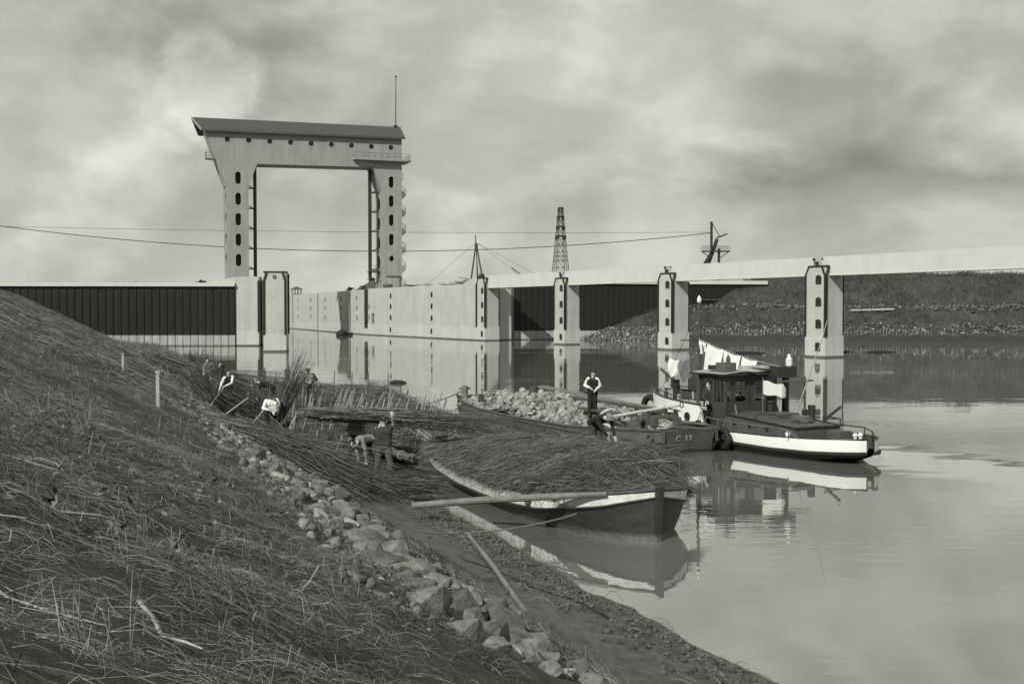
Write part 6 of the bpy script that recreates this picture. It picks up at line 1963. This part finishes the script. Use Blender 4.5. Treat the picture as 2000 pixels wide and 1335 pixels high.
    out.polygons.foreach_set('material_index', idx.astype(np.int32)); out.polygons.foreach_set('use_smooth', np.ones(n, bool))
    out.update()
    link(bpy.data.objects.new('body', out), t)
    # hair, cap, eyes
    hc = J['head']; f = J['face'].normalized(); up = J['up']; up = (up - f * up.dot(f)).normalized(); r = f.cross(up)
    def dome(name, mt, w, dp, hgt, base, back=0.0, full=.52):
        rows = []
        for i in range(8):
            ph = (-.25 if full > .6 else 0) + (math.pi / 2 + (.25 if full > .6 else 0)) * i / 7
            rows.append([hc + r * (w * math.cos(ph) * math.sin(a)) + f * (dp * math.cos(ph) * math.cos(a) - back) + up * (base + hgt * math.sin(ph)) for a in np.linspace(0, 2 * math.pi, 16, endpoint=False)])
        m = MB(); m.rings(rows, True); m.add(rows[0], [tuple(range(15, -1, -1))]); return m.build(name, mt, t, True)
    dome('hair', M['hair'], .082, .092, .085, .028, .012, .7)
    if hat:
        ho = dome('cap', M[hatm], .098, .112, .062 if hat == 'cap' else .09, .058, .008)
        m = MB(); pts = []
        for a in np.linspace(-1.1, 1.1, 9): pts.append((a,))
        m.rings([[hc + r * (.095 * math.sin(a)) + f * (.10 * math.cos(a)) + up * .062 for a in np.linspace(-1.1, 1.1, 9)], [hc + r * (.10 * math.sin(a)) + f * (.10 * math.cos(a) + .055) + up * .05 for a in np.linspace(-1.1, 1.1, 9)]])
        m.build('peak', M[hatm], ho)
    for sg in (-1, 1):
        m = MB(); m.lathe([(.0, -.008), (.009, -.004), (.009, .004), (.0, .008)], 8, tuple(hc + r * (.031 * sg) + f * .083 + up * .018)); m.build('eye', M['hair'], t)
    return t


# standing man on the barge
person('man in white shirt and black vest standing on the stone barge', gpos(5.75, .55, .80), -.05,
       dict(elL=(-.29, .03, 1.19), wrL=(-.10, -.17, 1.10), elR=(.30, .04, 1.17), wrR=(.13, -.15, 1.04), face=(.75, -.65, -.05), head=(.02, -.03, 1.65), ankL=(-.09, .02, .09), ankR=(.09, .02, .09), toeL=(-.12, -.14, .04), toeR=(.13, -.14, .04), kneeL=(-.09, 0, .5), kneeR=(.09, 0, .5)),
       'c_black', 'c_white', 'c_black', 'cap', 'hair', voxel=.009, vest='c_white')
# man stooping over the brush at the far gunwale
person('man in dark jacket and pale cap stooping over the brushwood load', (2.42, 31.2, .86), 0,
       dict(hipL=(-.20, .22, .86), hipR=(-.02, .30, .86), kneeL=(-.16, .05, .45), kneeR=(.02, .16, .45), ankL=(-.18, .22, .09), ankR=(.0, .32, .09), toeL=(-.12, .06, .04), toeR=(.06, .17, .04),
            shL=(-.10, -.28, 1.02), shR=(.30, -.06, 1.07), elL=(.06, -.40, .74), elR=(.36, -.22, .76), wrL=(.20, -.52, .52), wrR=(.40, -.42, .52), head=(.24, -.36, 1.05), face=(.5, -.6, -.62), up=(.3, -.45, .84)),
       'c_black', 'c_black', 'c_dark', 'cap', 'c_pale', voxel=.010)
# man in the wheelhouse door
person('man in dark clothes standing in the tug wheelhouse doorway', tpos(7.62, .98, .50), 0,
       dict(elL=(-.22, -.12, 1.15), wrL=(-.15, -.32, 1.04), elR=(.24, -.05, 1.15), wrR=(.14, -.26, 1.0), face=(-.85, -.5, -.1), toeL=(-.2, -.12, .04), toeR=(.02, -.15, .04), head=(-.03, -.03, 1.6)),
       'c_dark', 'c_dark', 'c_black', None, voxel=.011)
# three by the boat
person('man in grey jacket and black trousers carrying brushwood on his shoulder', (-4.72, 34.5, .10), .0,
       dict(hipL=(-.10, 0, .93), hipR=(.10, 0, .93), shL=(-.20, .02, 1.40), shR=(.17, .02, 1.44), elL=(-.30, .0, 1.13), wrL=(-.24, -.08, .87), elR=(.30, .15, 1.52), wrR=(.16, .1, 1.74), head=(.0, .06, 1.63), face=(.35, .93, -.05), toeL=(-.12, .24, .04), toeR=(.12, .24, .04)),
       'c_pale', 'c_pale', 'c_black', 'cap', 'c_pale', voxel=.010, vest='c_pale')
person('man in pale grey shirt bending double beside the man with raised arm', (-4.30, 33.1, .20), 0,
       dict(hipL=(.04, .22, .86), hipR=(.20, .14, .86), kneeL=(.0, .16, .47), kneeR=(.20, .06, .47), ankL=(.02, .24, .09), ankR=(.22, .18, .09), toeL=(-.06, .1, .04), toeR=(.16, .02, .04),
            shL=(-.26, -.02, .84), shR=(-.06, -.26, .90), elL=(-.28, -.1, .56), elR=(.0, -.30, .60), wrL=(-.22, -.16, .34), wrR=(.03, -.30, .30), head=(-.32, -.18, .72), face=(-.5, -.3, -.8), up=(-.6, -.4, .3)),
       'c_pale', 'c_pale', 'c_mid', None, voxel=.010)
person('man in dark vest and muddy trousers seen from behind, one arm raised to a bundle', (-3.62, 31.7, .10), 0,
       dict(shL=(-.20, .02, 1.36), shR=(.19, .02, 1.44), elR=(.27, -.05, 1.50), wrR=(.25, -.10, 1.78), elL=(-.27, .22, 1.22), wrL=(-.16, .30, 1.44), head=(-.02, .10, 1.60), face=(.1, .99, -.05), hipL=(-.11, 0, .93), hipR=(.11, 0, .93), kneeL=(-.17, .03, .5), kneeR=(.17, -.02, .5), ankL=(-.22, .0, .09), ankR=(.22, -.06, .09), toeL=(-.25, .18, .04), toeR=(.26, .12, .04)),
       'c_dark', 'c_dark', 'c_mid', None, fore='c_pale', boot='c_mid', voxel=.009, open_hand='R', vest='c_dark')
# the gang on the mattress
person('man in dark jacket and dark cap stepping among the brushwood, leftmost pair', (-15.0, 57.6, .55), 0,
       dict(shL=(-.18, -.05, 1.38), shR=(.22, .05, 1.42), elL=(-.33, -.1, 1.12), wrL=(-.36, -.22, .88), face=(.55, -.8, -.1), head=(.12, -.1, 1.60), kneeL=(-.2, -.1, .5), ankL=(-.30, .05, .09), toeL=(-.38, -.08, .04)),
       'c_dark', 'c_dark', 'c_mid', 'cap', 'c_black', voxel=.013)
person('man half hidden behind the leftmost man in the dark jacket', (-16.4, 60.8, .55), 0,
       dict(face=(-.4, -.85, -.2), head=(-.02, -.06, 1.55)), 'c_mid', 'c_pale', 'c_dark', None, voxel=.014)
person('man in white sleeves and black vest leaning on a tool', (-12.75, 50.6, .45), 0,
       dict(shL=(-.17, -.12, 1.36), shR=(.16, .05, 1.42), elL=(-.26, -.22, 1.12), wrL=(-.33, -.32, .86), elR=(.2, -.2, 1.16), wrR=(-.1, -.35, 1.0), head=(.0, -.05, 1.62), face=(-.6, .4, -.3), kneeR=(.12, -.08, .5), ankR=(.14, .0, .09)),
       'c_black', 'c_white', 'c_dark', 'cap', 'c_black', voxel=.012, vest='c_white')
person('man in black bending low among the stakes', (-10.75, 49.0, .60), 0,
       dict(hipL=(.24, .1, .9), hipR=(.34, -.06, .9), shL=(-.22, .10, 1.10), shR=(-.14, -.18, 1.08), head=(-.38, -.06, 1.18), face=(-.8, -.2, -.55), up=(-.5, 0, .85), elL=(-.3, .1, .8), elR=(-.25, -.25, .78), wrL=(-.35, .05, .54), wrR=(-.3, -.25, .52), kneeL=(.22, .02, .48), kneeR=(.34, -.12, .48), ankL=(.28, .1, .09), ankR=(.4, -.05, .09)),
       'c_black', 'c_black', 'c_black', 'cap', 'c_pale', voxel=.013)
person('man in white shirt crouching beside an upright brushwood bundle', (-8.95, 42.0, .55), 0,
       dict(hipL=(-.05, .15, .42), hipR=(.13, .12, .42), kneeL=(-.2, -.22, .5), kneeR=(.26, -.2, .5), ankL=(-.16, .05, .09), ankR=(.24, .05, .09), toeL=(-.22, -.12, .04), toeR=(.3, -.12, .04),
            shL=(-.22, -.05, .92), shR=(.17, -.02, .96), elL=(-.30, -.22, .66), wrL=(-.06, -.38, .62), elR=(.28, -.15, .78), wrR=(.20, -.34, .98), head=(-.03, -.12, 1.12), face=(.2, -.85, -.45), up=(0, -.3, .95)),
       'c_white', 'c_white', 'c_dark', 'cap', 'c_dark', voxel=.011, vest='c_white')
person('man in dark jacket over pale shirt standing behind the upright bundle', (-8.95, 49.6, .60), 0,
       dict(elR=(.34, .02, 1.20), wrR=(.12, -.16, 1.12), elL=(-.24, -.15, 1.16), wrL=(-.08, -.32, 1.14), face=(-.4, -.85, -.25), head=(-.03, -.08, 1.60)),
       'c_pale', 'c_dark', 'c_dark', 'cap', 'c_dark', voxel=.012, vest='c_dark')

# what they carry
brush_bundle('brushwood_bundle', 'long brushwood bundle carried level on the shoulders of two men', (-6.1, 34.0, 1.70), (-.5, 33.6, 1.56), 380, .13, .34, ground=False, jit=1.1, sag=.12, mats=('twigdark', 'twig', 'twigpale'), w=(.2, .5, .3))
brush_bundle('brushwood_bundle', 'upright fan of brushwood held by the man in the white shirt', (-9.0, 42.4, .45), (-7.9, 43.0, 3.1), 230, .16, .55, ground=False, jit=.5, rad=(.004, .008))
for lb, a_, b_ in (('tool handle held by the man in white sleeves', (-13.55, 50.0, .45), (-12.95, 50.4, 1.35)), ('loose pole stuck in the brushwood left of the crouching man', (-11.6, 45.0, .6), (-10.6, 45.2, 1.35)), ('second loose pole leaning by the crouching man', (-9.8, 42.2, .55), (-9.1, 42.4, 1.4))):
    t_ = thing('tool_handle', lb, 'pole', (0, 0, 0)); m = MB(); m.tube([a_, b_], [.03, .025], 6); m.build('shaft', M['palewood'], t_)

# floating things
for x, y, r, lb in ((-33.6, 222, .85, 'large dark round buoy floating by the foot of the lock wall'),):
    t_ = thing('buoy', lb, 'buoy', (x, y, .15), .3)
    m = MB(); m.lathe([(.2, -.6), (.9, -.35), (1.15, .1), (.95, .55), (.55, .8), (.1, .85)], 14); m.build('float', M['tar'], t_, True)
    m = MB(); m.tube([(.25 * math.cos(a), 0, 1.0 + .2 * math.sin(a)) for a in np.linspace(0, 6.28, 10, endpoint=False)], .05, 5, False, True); m.build('ring', M['steel'], t_)
    m = MB(); m.box(1.1, 2.2, -.3, .3, -.3, .35); m.build('mooring_block', M['tar'], t_)
for x, y, L, lb in ((26.6, 127, 2.2, 'dark floating log between the two nearest jetty piers'), (42.6, 130, 1.8, 'dark floating log at the right edge of the water'), (38.5, 131, 1.0, 'short dark floating log right of the nearest pier'), (-7.6, 75, .55, 'small dark float on the bright water beyond the mattress')):
    t_ = thing('floating_log', lb, 'log', (x, y, .03), .1, 'logs floating on the water')
    m = MB(); m.tube([(-L, 0, -.02), (-L * .3, .1, .05), (L * .4, -.05, .03), (L, .08, -.03)], [.1, .16, .15, .07], 7); m.build('trunk', M['tar'], t_)
